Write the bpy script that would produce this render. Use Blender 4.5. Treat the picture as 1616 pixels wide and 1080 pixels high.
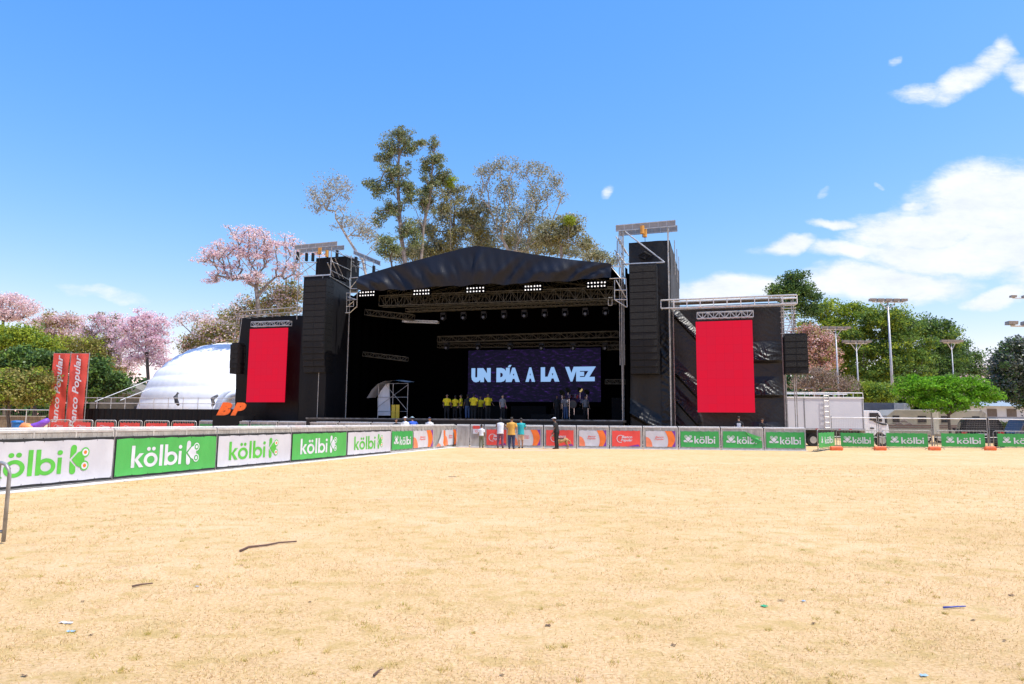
import bpy, math, random
import numpy as np
from mathutils import Vector, Matrix, noise as MN
random.seed(7); RNG = np.random.default_rng(7)
for _o in list(bpy.data.objects): bpy.data.objects.remove(_o)
SC = bpy.context.scene; COL = SC.collection
# ---------------------------------------------------------------- camera
CAMZ = 1.55; LENS = 24.0; F = LENS/36*1616
PITCH = math.atan(124/F); ROLL = math.radians(0.5)
_f = Vector((0, math.cos(PITCH), math.sin(PITCH)))
_r0 = Vector((1, 0, 0)); _u0 = Vector((0, -math.sin(PITCH), math.cos(PITCH)))
_r = _r0*math.cos(ROLL) + _u0*math.sin(ROLL)
_u = _u0*math.cos(ROLL) - _r0*math.sin(ROLL)
cam = bpy.data.objects.new('camera', bpy.data.cameras.new('camera')); COL.objects.link(cam)
M3 = Matrix((_r, _u, -_f)).transposed()
cam.matrix_world = Matrix.Translation((0, 0, CAMZ)) @ M3.to_4x4()
cam.data.lens = LENS; cam.data.sensor_width = 36; cam.data.clip_start = 0.1; cam.data.clip_end = 3000
SC.camera = cam
# ---------------------------------------------------------------- light
SUN_EL = math.radians(64); SUN_AZ = math.atan2(0.88, -0.37)     # azimuth measured from +Y towards +X
SUNDIR = Vector((math.sin(SUN_AZ)*math.cos(SUN_EL), math.cos(SUN_AZ)*math.cos(SUN_EL), math.sin(SUN_EL)))
sl = bpy.data.lights.new('sun', 'SUN'); sl.energy = 3.9; sl.angle = math.radians(0.5); sl.color = (1, .955, .88)
sun = bpy.data.objects.new('sun', sl); COL.objects.link(sun); sun.location = (30, -20, 60)
sun.rotation_euler = SUNDIR.to_track_quat('Z', 'Y').to_euler()
SC.view_settings.view_transform = 'Standard'; SC.view_settings.look = 'None'
SC.view_settings.exposure = 0.62; SC.view_settings.gamma = 1; SC.view_settings.use_curve_mapping = False

def ray(px, py):
    return _f + _r*((px-808)/F) - _u*((py-540)/F)
def at(px, py, Y):                      # point seen at photo pixel (px, py), Y metres ahead
    d = ray(px, py); return Vector((0, 0, CAMZ)) + d*(Y/d.y)
def ground(px, py):
    d = ray(px, py); return Vector((0, 0, CAMZ)) + d*(-CAMZ/d.z)
def hit(px, py, p, n):                  # on the plane through p with normal n
    d = ray(px, py); o = Vector((0, 0, CAMZ)); return o + d*((p-o).dot(n)/d.dot(n))

world = bpy.data.worlds.new('World'); SC.world = world; world.use_nodes = True
def build_world():
    nt = world.node_tree; N = nt.nodes; L = nt.links; N.clear()
    out = N.new('ShaderNodeOutputWorld'); bg = N.new('ShaderNodeBackground'); bg.inputs[1].default_value = 0.11
    sky = N.new('ShaderNodeTexSky'); sky.sky_type = 'NISHITA'; sky.sun_disc = False
    sky.sun_elevation = SUN_EL; sky.sun_rotation = SUN_AZ
    sky.altitude = 900; sky.air_density = 1.0; sky.dust_density = .35; sky.ozone_density = 2.2
    sp = N.new('ShaderNodeSeparateColor'); L.new(sky.outputs[0], sp.inputs[0]); hs = N.new('ShaderNodeCombineColor')
    for i, (k, g) in enumerate(((.80, 1.46), (1.58, .80), (5.2, .16))):      # clear saturated noon blue
        pw = N.new('ShaderNodeMath'); pw.operation = 'POWER'; L.new(sp.outputs[i], pw.inputs[0]); pw.inputs[1].default_value = g
        mu = N.new('ShaderNodeMath'); mu.operation = 'MULTIPLY'; L.new(pw.outputs[0], mu.inputs[0]); mu.inputs[1].default_value = k; L.new(mu.outputs[0], hs.inputs[i])
    tc = N.new('ShaderNodeTexCoord'); sep = N.new('ShaderNodeSeparateXYZ'); L.new(tc.outputs['Generated'], sep.inputs[0])
    def m(op, a, b=None, c=None):
        n = N.new('ShaderNodeMath'); n.operation = op
        for i, v in enumerate((a, b, c)):
            if v is None: continue
            if isinstance(v, (int, float)): n.inputs[i].default_value = v
            else: L.new(v, n.inputs[i])
        return n.outputs[0]
    ya = m('MAXIMUM', m('ABSOLUTE', sep.outputs[1]), .05)
    a = m('DIVIDE', sep.outputs[0], ya); b = m('DIVIDE', sep.outputs[2], ya)
    cb = N.new('ShaderNodeCombineXYZ'); L.new(a, cb.inputs[0]); L.new(b, cb.inputs[1])
    # domain warp so that cloud edges are ragged
    nz = N.new('ShaderNodeTexNoise'); nz.inputs['Scale'].default_value = 7; nz.inputs['Detail'].default_value = 6
    L.new(cb.outputs[0], nz.inputs['Vector'])
    sb = N.new('ShaderNodeVectorMath'); sb.operation = 'SUBTRACT'; L.new(nz.outputs['Color'], sb.inputs[0]); sb.inputs[1].default_value = (.5, .5, .5)
    sc = N.new('ShaderNodeVectorMath'); sc.operation = 'MULTIPLY'; L.new(sb.outputs[0], sc.inputs[0]); sc.inputs[1].default_value = (.12, .07, 0)
    ad = N.new('ShaderNodeVectorMath'); ad.operation = 'ADD'; L.new(cb.outputs[0], ad.inputs[0]); L.new(sc.outputs[0], ad.inputs[1])
    blobs = [(1580,318,175,62,6,1),(1460,355,125,38,12,1),(1600,385,130,50,0,1),(1500,402,160,34,0,1),(1390,448,140,34,0,1),
             (1340,398,75,15,0,.8),(1325,360,48,9,0,.75),(1240,393,55,14,8,.85),(1150,458,95,24,0,.9),(1430,315,24,9,12,.7),
             (1570,472,72,18,8,1),(1700,420,120,60,0,1),(1800,300,160,60,0,1),
             (1460,145,62,20,6,.60),(1520,133,72,26,24,.70),(1560,108,50,26,42,.66),(1582,82,32,22,60,.55),(1606,125,34,44,80,.66),(1660,120,60,30,20,.9),
             (1405,96,18,10,30,.36),(961,301,17,14,40,.50),(1307,311,16,9,45,.40),(160,463,80,12,-8,.42),(1370,295,12,6,0,.35)]
    tot = None
    for px, py, rx, ry, ang, st in blobs:
        d = ray(px, py); c = Vector((d.x/d.y, d.z/d.y, 0)); k = 1/F*1.05
        s1 = N.new('ShaderNodeVectorMath'); s1.operation = 'SUBTRACT'; L.new(ad.outputs[0], s1.inputs[0]); s1.inputs[1].default_value = c
        src = s1.outputs[0]
        if ang:
            ro = N.new('ShaderNodeVectorRotate'); ro.rotation_type = 'Z_AXIS'; ro.inputs['Angle'].default_value = math.radians(-ang)
            L.new(src, ro.inputs['Vector']); src = ro.outputs[0]
        s2 = N.new('ShaderNodeVectorMath'); s2.operation = 'MULTIPLY'; L.new(src, s2.inputs[0]); s2.inputs[1].default_value = (1/(rx*k), 1/(ry*k), 0)
        ln = N.new('ShaderNodeVectorMath'); ln.operation = 'LENGTH'; L.new(s2.outputs[0], ln.inputs[0])
        mr = N.new('ShaderNodeMapRange'); mr.interpolation_type = 'SMOOTHSTEP'
        L.new(ln.outputs['Value'], mr.inputs['Value']); mr.inputs['From Min'].default_value = 1.45; mr.inputs['From Max'].default_value = .25
        mr.inputs['To Min'].default_value = 0; mr.inputs['To Max'].default_value = st
        tot = mr.outputs[0] if tot is None else m('MAXIMUM', tot, mr.outputs[0])
    st2 = N.new('ShaderNodeMapping'); st2.inputs['Scale'].default_value = (1, 2.4, 1); L.new(cb.outputs[0], st2.inputs['Vector'])
    n2 = N.new('ShaderNodeTexNoise'); n2.inputs['Scale'].default_value = 11; n2.inputs['Detail'].default_value = 10; n2.inputs['Roughness'].default_value = .68
    L.new(st2.outputs[0], n2.inputs['Vector'])
    dens = m('ADD', tot, m('MULTIPLY', m('SUBTRACT', n2.outputs['Fac'], .5), 1.15))
    dens = m('MULTIPLY', dens, m('MINIMUM', m('MULTIPLY', tot, 4), 1))
    mr = N.new('ShaderNodeMapRange'); mr.interpolation_type = 'SMOOTHSTEP'; L.new(dens, mr.inputs['Value'])
    mr.inputs['From Min'].default_value = .10; mr.inputs['From Max'].default_value = .82
    up = m('GREATER_THAN', sep.outputs[2], 0); fac = m('MULTIPLY', m('MULTIPLY', mr.outputs[0], .97), up)
    mx = N.new('ShaderNodeMix'); mx.data_type = 'RGBA'; L.new(fac, mx.inputs['Factor']); L.new(hs.outputs[0], mx.inputs['A'])
    cr = N.new('ShaderNodeValToRGB'); L.new(n2.outputs['Fac'], cr.inputs[0])
    cr.color_ramp.elements[0].position = .3; cr.color_ramp.elements[0].color = (5.0, 5.4, 6.2, 1)
    cr.color_ramp.elements[1].position = .62; cr.color_ramp.elements[1].color = (6.1, 6.3, 6.6, 1)
    L.new(cr.outputs[0], mx.inputs['B'])
    L.new(mx.outputs['Result'], bg.inputs[0]); L.new(bg.outputs[0], out.inputs[0])
build_world()

# ---------------------------------------------------------------- materials
MATS = {}
def mat(name, col, rough=.7, metal=0, col2=None, nscale=4, bump=0, bscale=30, stretch=None, spec=None, emit=None, estr=0, sheen=0, coat=0, detail=4, ramp=(.35, .65)):
    if name in MATS: return MATS[name]
    m = bpy.data.materials.new(name); m.use_nodes = True; nt = m.node_tree; N = nt.nodes; L = nt.links
    p = N['Principled BSDF']; p.inputs['Base Color'].default_value = (*col, 1); p.inputs['Roughness'].default_value = rough
    p.inputs['Metallic'].default_value = metal
    if spec is not None: p.inputs['Specular IOR Level'].default_value = spec
    if sheen: p.inputs['Sheen Weight'].default_value = sheen
    if coat: p.inputs['Coat Weight'].default_value = coat
    tc = N.new('ShaderNodeTexCoord'); mp = N.new('ShaderNodeMapping'); L.new(tc.outputs['Object'], mp.inputs[0])
    if stretch: mp.inputs['Scale'].default_value = stretch
    if col2 is None: col2 = tuple(c*.82 for c in col)
    nz = N.new('ShaderNodeTexNoise'); nz.inputs['Scale'].default_value = nscale; nz.inputs['Detail'].default_value = detail
    L.new(mp.outputs[0], nz.inputs['Vector'])
    cr = N.new('ShaderNodeValToRGB'); cr.color_ramp.elements[0].position = ramp[0]; cr.color_ramp.elements[1].position = ramp[1]
    cr.color_ramp.elements[0].color = (*col2, 1); cr.color_ramp.elements[1].color = (*col, 1)
    L.new(nz.outputs['Fac'], cr.inputs[0]); L.new(cr.outputs[0], p.inputs['Base Color'])
    if bump:
        b = N.new('ShaderNodeBump'); b.inputs['Strength'].default_value = bump; b.inputs['Distance'].default_value = .05
        n2 = N.new('ShaderNodeTexNoise'); n2.inputs['Scale'].default_value = bscale; n2.inputs['Detail'].default_value = 5
        L.new(mp.outputs[0], n2.inputs['Vector']); L.new(n2.outputs['Fac'], b.inputs['Height']); L.new(b.outputs[0], p.inputs['Normal'])
    if emit:
        p.inputs['Emission Color'].default_value = (*emit, 1); p.inputs['Emission Strength'].default_value = estr
    MATS[name] = m; return m
def leafmat(name, cols, trans=.35, rough=.6):
    if name in MATS: return MATS[name]
    m = bpy.data.materials.new(name); m.use_nodes = True; nt = m.node_tree; N = nt.nodes; L = nt.links; N.clear()
    out = N.new('ShaderNodeOutputMaterial'); ge = N.new('ShaderNodeNewGeometry'); cr = N.new('ShaderNodeValToRGB')
    L.new(ge.outputs['Random Per Island'], cr.inputs[0]); e = cr.color_ramp.elements
    while len(e) < len(cols): e.new(.5)
    for i, c in enumerate(cols): e[i].position = i/(len(cols)-1); e[i].color = (*c, 1)
    p = N.new('ShaderNodeBsdfPrincipled'); p.inputs['Roughness'].default_value = rough; p.inputs['Specular IOR Level'].default_value = .25
    L.new(cr.outputs[0], p.inputs['Base Color'])
    t = N.new('ShaderNodeBsdfTranslucent'); L.new(cr.outputs[0], t.inputs[0])
    mx = N.new('ShaderNodeMixShader'); mx.inputs[0].default_value = trans
    L.new(p.outputs[0], mx.inputs[1]); L.new(t.outputs[0], mx.inputs[2]); L.new(mx.outputs[0], out.inputs[0])
    MATS[name] = m; return m
def clothmat(name, col, rough=.55, folds=.5, scale=3, stretch=(1, 1, .35), spec=.5, col2=None, thr=0):
    """cloth or tarpaulin: folds as bump in object space; thr mixes in translucency"""
    if name in MATS: return MATS[name]
    m = mat(name, col, rough, col2=col2, nscale=2, bump=folds, bscale=scale, stretch=stretch, spec=spec)
    if thr:
        nt = m.node_tree; N = nt.nodes; L = nt.links; p = N['Principled BSDF']; out = [n for n in N if n.type == 'OUTPUT_MATERIAL'][0]
        t = N.new('ShaderNodeBsdfTranslucent'); t.inputs[0].default_value = (*col, 1)
        mx = N.new('ShaderNodeMixShader'); mx.inputs[0].default_value = thr
        L.new(p.outputs[0], mx.inputs[1]); L.new(t.outputs[0], mx.inputs[2]); L.new(mx.outputs[0], out.inputs[0])
    return m

# ---------------------------------------------------------------- mesh helpers
OFF = {}
def tag(o, label, cat, group=None, kind=None):
    if label: o['label'] = label
    if cat: o['category'] = cat
    if group: o['group'] = group
    if kind: o['kind'] = kind
    return o
def root(name, loc, rz=0, label=None, cat=None, group=None, frame=None):
    o = bpy.data.objects.new(name, None); COL.objects.link(o); o.empty_display_size = .3
    OFF[o.name] = Vector(loc)
    if frame: loc = frame(*loc)
    o.location = loc; o.rotation_euler = (0, 0, rz)
    return tag(o, label, cat, group)
def copy_tree(o, loc=None, rz=None, label=None, parent=None):
    c = o.copy(); COL.objects.link(c); c.parent = parent
    if loc is not None: c.location = loc
    if rz is not None: c.rotation_euler = (0, 0, rz)
    if label: c['label'] = label
    for ch in list(o.children): copy_tree(ch, parent=c)
    return c
def frameof(d, side=None):
    d = d.normalized(); ref = side or Vector((0, 0, 1))
    if abs(d.dot(ref)) > .97: ref = Vector((0, 1, 0)) if abs(d.y) < .9 else Vector((1, 0, 0))
    x = ref.cross(d).normalized(); return x, d.cross(x).normalized()
class MB:
    def __init__(s): s.v = []; s.f = []
    def add(s, vs, fs):
        n = len(s.v); s.v += [tuple(p) for p in vs]; s.f += [tuple(i+n for i in f) for f in fs]; return s
    def box(s, x0, x1, y0, y1, z0, z1):
        return s.add([(x, y, z) for x in (x0, x1) for y in (y0, y1) for z in (z0, z1)],
                     [(0, 1, 3, 2), (4, 6, 7, 5), (0, 4, 5, 1), (2, 3, 7, 6), (0, 2, 6, 4), (1, 5, 7, 3)])
    def cbox(s, c, sx, sy, sz): return s.box(c[0]-sx/2, c[0]+sx/2, c[1]-sy/2, c[1]+sy/2, c[2]-sz/2, c[2]+sz/2)
    def bar(s, p, q, r, n=6, r2=None):
        p = Vector(p); q = Vector(q)
        if (q-p).length < 1e-6: return s
        return s.tube([p, q], [r, r if r2 is None else r2], n)
    def tube(s, pts, rad, n=8, side=None, caps=True):
        pts = [Vector(p) for p in pts]; vs = []; fs = []
        for i, p in enumerate(pts):
            d = (pts[min(i+1, len(pts)-1)]-pts[max(i-1, 0)])
            if d.length < 1e-9: d = Vector((0, 0, 1))
            x, y = frameof(d, side); r = rad[i]; rx, ry = (r, r) if not isinstance(r, tuple) else r
            for k in range(n):
                a = 2*math.pi*(k+.5)/n; vs.append(p + x*(math.cos(a)*rx) + y*(math.sin(a)*ry))
        for i in range(len(pts)-1):
            for k in range(n):
                a = i*n+k; b = i*n+(k+1) % n; fs.append((a, b, b+n, a+n))
        if caps: fs.append(tuple(range(n))[::-1]); fs.append(tuple(range((len(pts)-1)*n, len(pts)*n)))
        return s.add(vs, fs)
    def rings(s, rs, n=12, caps=True):          # horizontal elliptical rings: (x, y, z, rx, ry)
        vs = []; fs = []
        for (x, y, z, rx, ry) in rs:
            for k in range(n):
                a = 2*math.pi*k/n; vs.append((x+math.cos(a)*rx, y+math.sin(a)*ry, z))
        for i in range(len(rs)-1):
            for k in range(n):
                a = i*n+k; b = i*n+(k+1) % n; fs.append((a, b, b+n, a+n))
        if caps: fs.append(tuple(range(n))[::-1]); fs.append(tuple(range((len(rs)-1)*n, len(rs)*n)))
        return s.add(vs, fs)
    def ball(s, c, rx, ry=None, rz=None, n=12, m=8):
        ry = ry or rx; rz = rz or rx
        return s.rings([(c[0], c[1], c[2]-rz*math.cos(math.pi*(j+.02)/(m+.04)), rx*math.sin(math.pi*(j+.02)/(m+.04)), ry*math.sin(math.pi*(j+.02)/(m+.04))) for j in range(m+1)], n)
    def poly(s, pts): return s.add(pts, [tuple(range(len(pts)))])
    def prism(s, pts, d):                       # polygon extruded by vector d
        n = len(pts); d = Vector(d); q = [Vector(p) for p in pts]
        return s.add(q+[p+d for p in q], [tuple(range(n))[::-1], tuple(range(n, 2*n))]+[(i, (i+1) % n, (i+1) % n+n, i+n) for i in range(n)])
    def grid(s, fn, nu, nv):
        vs = [fn(i/nu, j/nv) for i in range(nu+1) for j in range(nv+1)]
        return s.add(vs, [(i*(nv+1)+j, (i+1)*(nv+1)+j, (i+1)*(nv+1)+j+1, i*(nv+1)+j+1) for i in range(nu) for j in range(nv)])
    def build(s, name, m, parent=None, smooth=False, bevel=0, label=None, off=None):
        me = bpy.data.meshes.new(name)
        o0 = off if off is not None else (OFF.get(parent.name) if parent else None)
        vs = s.v if o0 is None else [(x-o0[0], y-o0[1], z-o0[2]) for x, y, z in s.v]
        me.from_pydata(vs, [], s.f); me.update()
        if smooth: me.polygons.foreach_set('use_smooth', [True]*len(me.polygons))
        if m: me.materials.append(m)
        o = bpy.data.objects.new(name, me); COL.objects.link(o); o.parent = parent
        if parent: OFF[o.name] = OFF.get(parent.name, Vector((0, 0, 0)))
        if bevel:
            b = o.modifiers.new('bevel', 'BEVEL'); b.width = bevel; b.segments = 2; b.limit_method = 'ANGLE'
        if label: o['label'] = label
        return o
def solo(mb, name, m, loc, label, cat, group=None, rz=0, frame=None, smooth=False, bevel=0, kind=None):
    """one thing that is one mesh; mb holds coordinates in the frame, loc is its base in that frame"""
    o = mb.build(name, m, None, smooth, bevel, off=Vector(loc)); o.location = frame(*loc) if frame else loc
    o.rotation_euler = (0, 0, rz); OFF[o.name] = Vector(loc); return tag(o, label, cat, group, kind)
def fastmesh(name, verts, k, m, parent=None, loc=(0, 0, 0)):
    """verts (n*k, 3): n separate k-gons"""
    n = len(verts)//k; me = bpy.data.meshes.new(name)
    me.vertices.add(n*k); me.vertices.foreach_set('co', np.ascontiguousarray(verts-np.array(loc), dtype=np.float32).ravel())
    me.loops.add(n*k); me.loops.foreach_set('vertex_index', np.arange(n*k, dtype=np.int32))
    me.polygons.add(n); me.polygons.foreach_set('loop_start', np.arange(0, n*k, k, dtype=np.int32)); me.polygons.foreach_set('loop_total', np.full(n, k, dtype=np.int32))
    me.update(calc_edges=True); me.materials.append(m)
    o = bpy.data.objects.new(name, me); COL.objects.link(o); o.parent = parent; return o
_TX = {}
def text_geo(s, size=1, bold=0, shear=0, sx=1, spacing=1, line=1):
    key = (s, size, bold, shear, sx, spacing, line)
    if key in _TX: return _TX[key]
    c = bpy.data.curves.new('t', 'FONT'); c.body = s; c.size = size; c.offset = bold; c.shear = shear; c.space_character = spacing
    c.align_x = 'CENTER'; c.align_y = 'CENTER'; c.space_line = line; c.resolution_u = 3; c.fill_mode = 'FRONT'
    o = bpy.data.objects.new('t', c); COL.objects.link(o); bpy.context.view_layer.update()
    me = bpy.data.meshes.new_from_object(o.evaluated_get(bpy.context.evaluated_depsgraph_get()))
    v = [(p.co.x*sx, p.co.y) for p in me.vertices]; f = [tuple(p.vertices) for p in me.polygons]
    bpy.data.objects.remove(o); bpy.data.curves.remove(c); bpy.data.meshes.remove(me)
    xs = [p[0] for p in v]; ys = [p[1] for p in v]; cx = (min(xs)+max(xs))/2; cy = (min(ys)+max(ys))/2
    v = [(x-cx, y-cy) for x, y in v]; _TX[key] = (v, f, max(xs)-min(xs), max(ys)-min(ys)); return _TX[key]
def put_text(mb, s, cx, y, cz, h=None, w=None, rot=0, **kw):
    """lettering in the xz plane facing -y, scaled to height h (and width w)"""
    v, f, tw, th = text_geo(s, **kw); ky = h/th if h else w/tw; kx = w/tw if w else ky
    c, sn = math.cos(rot), math.sin(rot)
    mb.add([(cx+(x*kx*c-z*ky*sn), y, cz+(x*kx*sn+z*ky*c)) for x, z in v], f)
# ================================================================ ground
def ground_material():
    m = bpy.data.materials.new('dry_lawn'); m.use_nodes = True; nt = m.node_tree; N = nt.nodes; L = nt.links; p = N['Principled BSDF']
    p.inputs['Roughness'].default_value = .9; p.inputs['Specular IOR Level'].default_value = .15
    g = N.new('ShaderNodeNewGeometry')
    def noise(scale, det=6, rough=.6, st=None):
        v = g.outputs['Position']
        if st: mp = N.new('ShaderNodeMapping'); mp.inputs['Scale'].default_value = st; L.new(v, mp.inputs[0]); v = mp.outputs[0]
        n = N.new('ShaderNodeTexNoise'); n.inputs['Scale'].default_value = scale; n.inputs['Detail'].default_value = det; n.inputs['Roughness'].default_value = rough
        L.new(v, n.inputs['Vector']); return n.outputs['Fac']
    def ramp(f, stops):
        r = N.new('ShaderNodeValToRGB'); L.new(f, r.inputs[0]); e = r.color_ramp.elements
        while len(e) < len(stops): e.new(.5)
        for i, (q, c) in enumerate(stops): e[i].position = q; e[i].color = (*c, 1)
        return r.outputs[0]
    def mix(f, a, b, mode='MIX'):
        n = N.new('ShaderNodeMix'); n.data_type = 'RGBA'; n.blend_type = mode
        for i, v in ((0, f), (6, a), (7, b)):
            if isinstance(v, (int, float)): n.inputs[i].default_value = v
            elif isinstance(v, tuple): n.inputs[i].default_value = (*v, 1)
            else: L.new(v, n.inputs[i])
        return n.outputs[2]
    base = ramp(noise(.35, 8, .65), [(.34, (.46, .285, .115)), (.46, (.57, .365, .17)), (.56, (.64, .405, .215)), (.68, (.70, .48, .28))])
    fine = ramp(noise(30, 8, .78, (1, 1.5, 1)), [(.36, (.30, .18, .06)), (.44, (.58, .37, .17)), (.58, (.86, .61, .355))])
    c = mix(.58, base, fine)
    green = ramp(noise(1.6, 9, .75), [(.52, (0, 0, 0)), (.66, (1, 1, 1))])
    big = ramp(noise(.12, 3, .5), [(.40, (.12,)*3), (.62, (.85,)*3)])
    c = mix(mix(1.0, green, big, 'MULTIPLY'), c, (.40, .31, .10))
    dirt = ramp(noise(.9, 5, .6, (1, 2, 1)), [(.62, (0, 0, 0)), (.75, (.5, .5, .5))])
    c = mix(dirt, c, (.46, .30, .19))
    pale = ramp(noise(.55, 7, .7, (1, 1.6, 1)), [(.53, (0, 0, 0)), (.66, (.35,)*3)])
    c = mix(pale, c, (.74, .51, .33))
    mid = ramp(noise(2.6, 6, .7, (1, 1.3, 1)), [(.50, (0, 0, 0)), (.62, (.65,)*3)])
    c = mix(mid, c, (.48, .33, .115))
    # trodden pink gravel in front of the barrier where people stand
    s = N.new('ShaderNodeVectorMath'); s.operation = 'SUBTRACT'; L.new(g.outputs['Position'], s.inputs[0]); s.inputs[1].default_value = (.6, 36.9, 0)
    s2 = N.new('ShaderNodeVectorMath'); s2.operation = 'MULTIPLY'; L.new(s.outputs[0], s2.inputs[0]); s2.inputs[1].default_value = (1/5.2, 1/1.7, 0)
    ln = N.new('ShaderNodeVectorMath'); ln.operation = 'LENGTH'; L.new(s2.outputs[0], ln.inputs[0])
    ma = N.new('ShaderNodeMath'); ma.operation = 'MULTIPLY_ADD'; L.new(noise(1.5), ma.inputs[0]); ma.inputs[1].default_value = 1.1; L.new(ln.outputs['Value'], ma.inputs[2])
    c = mix(ramp(ma.outputs[0], [(.0, (.8,)*3), (.0+.999, (.8,)*3)]) if False else ramp(ma.outputs[0], [(.85, (.75,)*3), (1.0, (0, 0, 0))]), c, (.56, .42, .36))
    L.new(c, p.inputs['Base Color'])
    b = N.new('ShaderNodeBump'); b.inputs['Strength'].default_value = .75; b.inputs['Distance'].default_value = .035; L.new(noise(16, 10, .75), b.inputs['Height'])
    L.new(b.outputs[0], p.inputs['Normal']); return m
M_LAWN = ground_material()
solo(MB().grid(lambda a, b: (-700+1400*a, -120+1300*b, 0), 8, 8), 'ground', M_LAWN, (0, 0, 0), None, None, kind='structure')
# blades of the dry lawn, thinning out with distance
def lawn():
    n = 260000; Y = 3.2*np.exp(RNG.random(n)*math.log(26/3.2)); X = (RNG.random(n)*2-1)*(Y*.82+1.0)
    clump = np.sin(X*2.3+np.sin(Y*1.7)*2)*np.sin(Y*2.9+np.cos(X*1.3)*2); keep = RNG.random(n) < .55+.45*clump; X = X[keep]; Y = Y[keep]; n = len(X)
    s = .45+.045*Y; h = (.012+.026*RNG.random(n))*s; w = .0022*s*1.6; a = RNG.random(n)*2*math.pi; lean = (.2+1.7*RNG.random(n))*h*1.3
    b = a+1.57+RNG.normal(0, .5, n); z0 = np.zeros(n)
    v = np.stack([np.stack([X-np.cos(a)*w, Y-np.sin(a)*w, z0], 1), np.stack([X+np.cos(a)*w, Y+np.sin(a)*w, z0], 1),
                  np.stack([X+np.cos(b)*lean, Y+np.sin(b)*lean, h], 1)], 1).reshape(-1, 3)
    o = fastmesh('dry_grass', v, 3, leafmat('straw', [(.36, .22, .07), (.62, .41, .18), (.78, .56, .30), (.58, .38, .15), (.84, .62, .36), (.42, .34, .09), (.66, .46, .22)], .25))
    tag(o, None, None, kind='stuff')
    # tufts that stayed greener
    T = []
    for _ in range(420):
        y = 3.4*math.exp(random.random()*math.log(7)); x = random.uniform(-1, 1)*(y*.8+.5); R = random.uniform(.02, .09)
        for _ in range(26):
            r = R*math.sqrt(random.random()); t = random.random()*6.28; px, py = x+r*math.cos(t), y+r*math.sin(t); hh = random.uniform(.012, .035); b2 = random.random()*6.28; w2 = .0025
            T += [(px-w2*math.cos(b2), py-w2*math.sin(b2), 0), (px+w2*math.cos(b2), py+w2*math.sin(b2), 0), (px+hh*.8*math.sin(b2), py+hh*.8*math.cos(b2), hh)]
    o = fastmesh('grass_tufts', np.array(T), 3, leafmat('tuft', [(.52, .38, .10), (.44, .40, .09), (.58, .40, .13), (.50, .42, .12)], .3)); tag(o, None, None, kind='stuff')
lawn()

# ================================================================ barriers and their banners
GALV = mat('galvanised_steel', (.62, .60, .57), .45, .35, col2=(.48, .46, .44), nscale=6, bump=.15)
GALV_D = mat('worn_tube_steel', (.36, .35, .34), .5, .4, col2=(.24, .23, .23), nscale=9)
SHEET = mat('perforated_sheet', (.42, .40, .37), .6, .2, col2=(.30, .28, .26), nscale=5, bump=.4, bscale=40, stretch=(1, 1, .25))
PLATE = mat('floor_plate_aluminium', (.82, .80, .78), .5, .2, nscale=3, bump=.1)
LINING = mat('black_lining', (.02, .02, .022), .7)
V_WHITE = clothmat('white_vinyl', (.54, .53, .565), .4, .6, 2.2, (1, 1, .6), col2=(.48, .47, .51))
V_GREEN = clothmat('green_vinyl', (.065, .385, .08), .4, .6, 2.2, (1, 1, .6), col2=(.056, .33, .066))
V_GREEN_SHADED = clothmat('shaded_green_vinyl', (.03, .33, .065), .42, .5, 2.4, (1, 1, .6), col2=(.026, .28, .06))  # same banner green, darkened: the shade on the faces is in the colour
V_RED = clothmat('red_vinyl', (.76, .065, .05), .42, .5, 2.4, (1, 1, .6), col2=(.68, .055, .045))
INK_W = mat('white_ink', (.64, .63, .68), .45); INK_G = mat('green_ink', (.09, .45, .05), .45); INK_O = mat('orange_ink', (.85, .17, .02), .45)
INK_R = mat('red_ink', (.72, .07, .05), .45); INK_P = mat('purple_ink', (.20, .03, .30), .45); INK_C = mat('coral_ink', (.85, .22, .10), .45)

def disc(mb, cx, y, cz, r, r2=0, n=24, a0=0, a1=360, sx=1):
    vs = []; k = int(n*(a1-a0)/360); fs = []
    for i in range(k+1):
        a = math.radians(a0+(a1-a0)*i/k); vs += [(cx+sx*r*math.cos(a), y, cz+r*math.sin(a)), (cx+sx*r2*math.cos(a), y, cz+r2*math.sin(a))]
    fs = [(2*i, 2*i+1, 2*i+3, 2*i+2) for i in range(k)]
    if r2 == 0:
        vs = vs[0::2]+[(cx, y, cz)]; fs = [(i, i+1, len(vs)-1) for i in range(k)]
    mb.add(vs, fs)
def flat(mb, y, pts): mb.poly([(x, y, z) for x, z in pts])
def wordmark(mb, x0, x1, z0, h, y):
    """the five letters, drawn as rings and bars; h = ascender height"""
    W = 3.95; kx = (x1-x0)/W; kz = h/1.62
    def X(a): return x0+a*kx
    def Z(a): return z0+a*kz
    def rect(a, b, c, d, q=0): flat(mb, y-q*.001, [(X(a), Z(c)), (X(b), Z(c)), (X(b), Z(d)), (X(a), Z(d))])
    def ring(cx, cz, r, r2=0, q=0): disc(mb, X(cx), y-q*.001, Z(cz), r*kz, r2*kz, 28, sx=kx/kz)
    rect(0, .25, 0, 1.6); flat(mb, y-.001, [(X(.22), Z(.56)), (X(.58), Z(1.02)), (X(.90), Z(1.02)), (X(.42), Z(.50))]); flat(mb, y-.002, [(X(.22), Z(.56)), (X(.42), Z(.66)), (X(.92), Z(0)), (X(.60), Z(0))])
    ring(1.46, .51, .53, .29); ring(1.27, 1.32, .145); ring(1.65, 1.32, .145)
    rect(2.13, 2.38, 0, 1.6); rect(2.54, 2.79, 0, 1.6); ring(3.09, .51, .53, .29, 1)
    rect(3.72, 3.95, 0, 1.04); ring(3.835, 1.36, .15)
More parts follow.
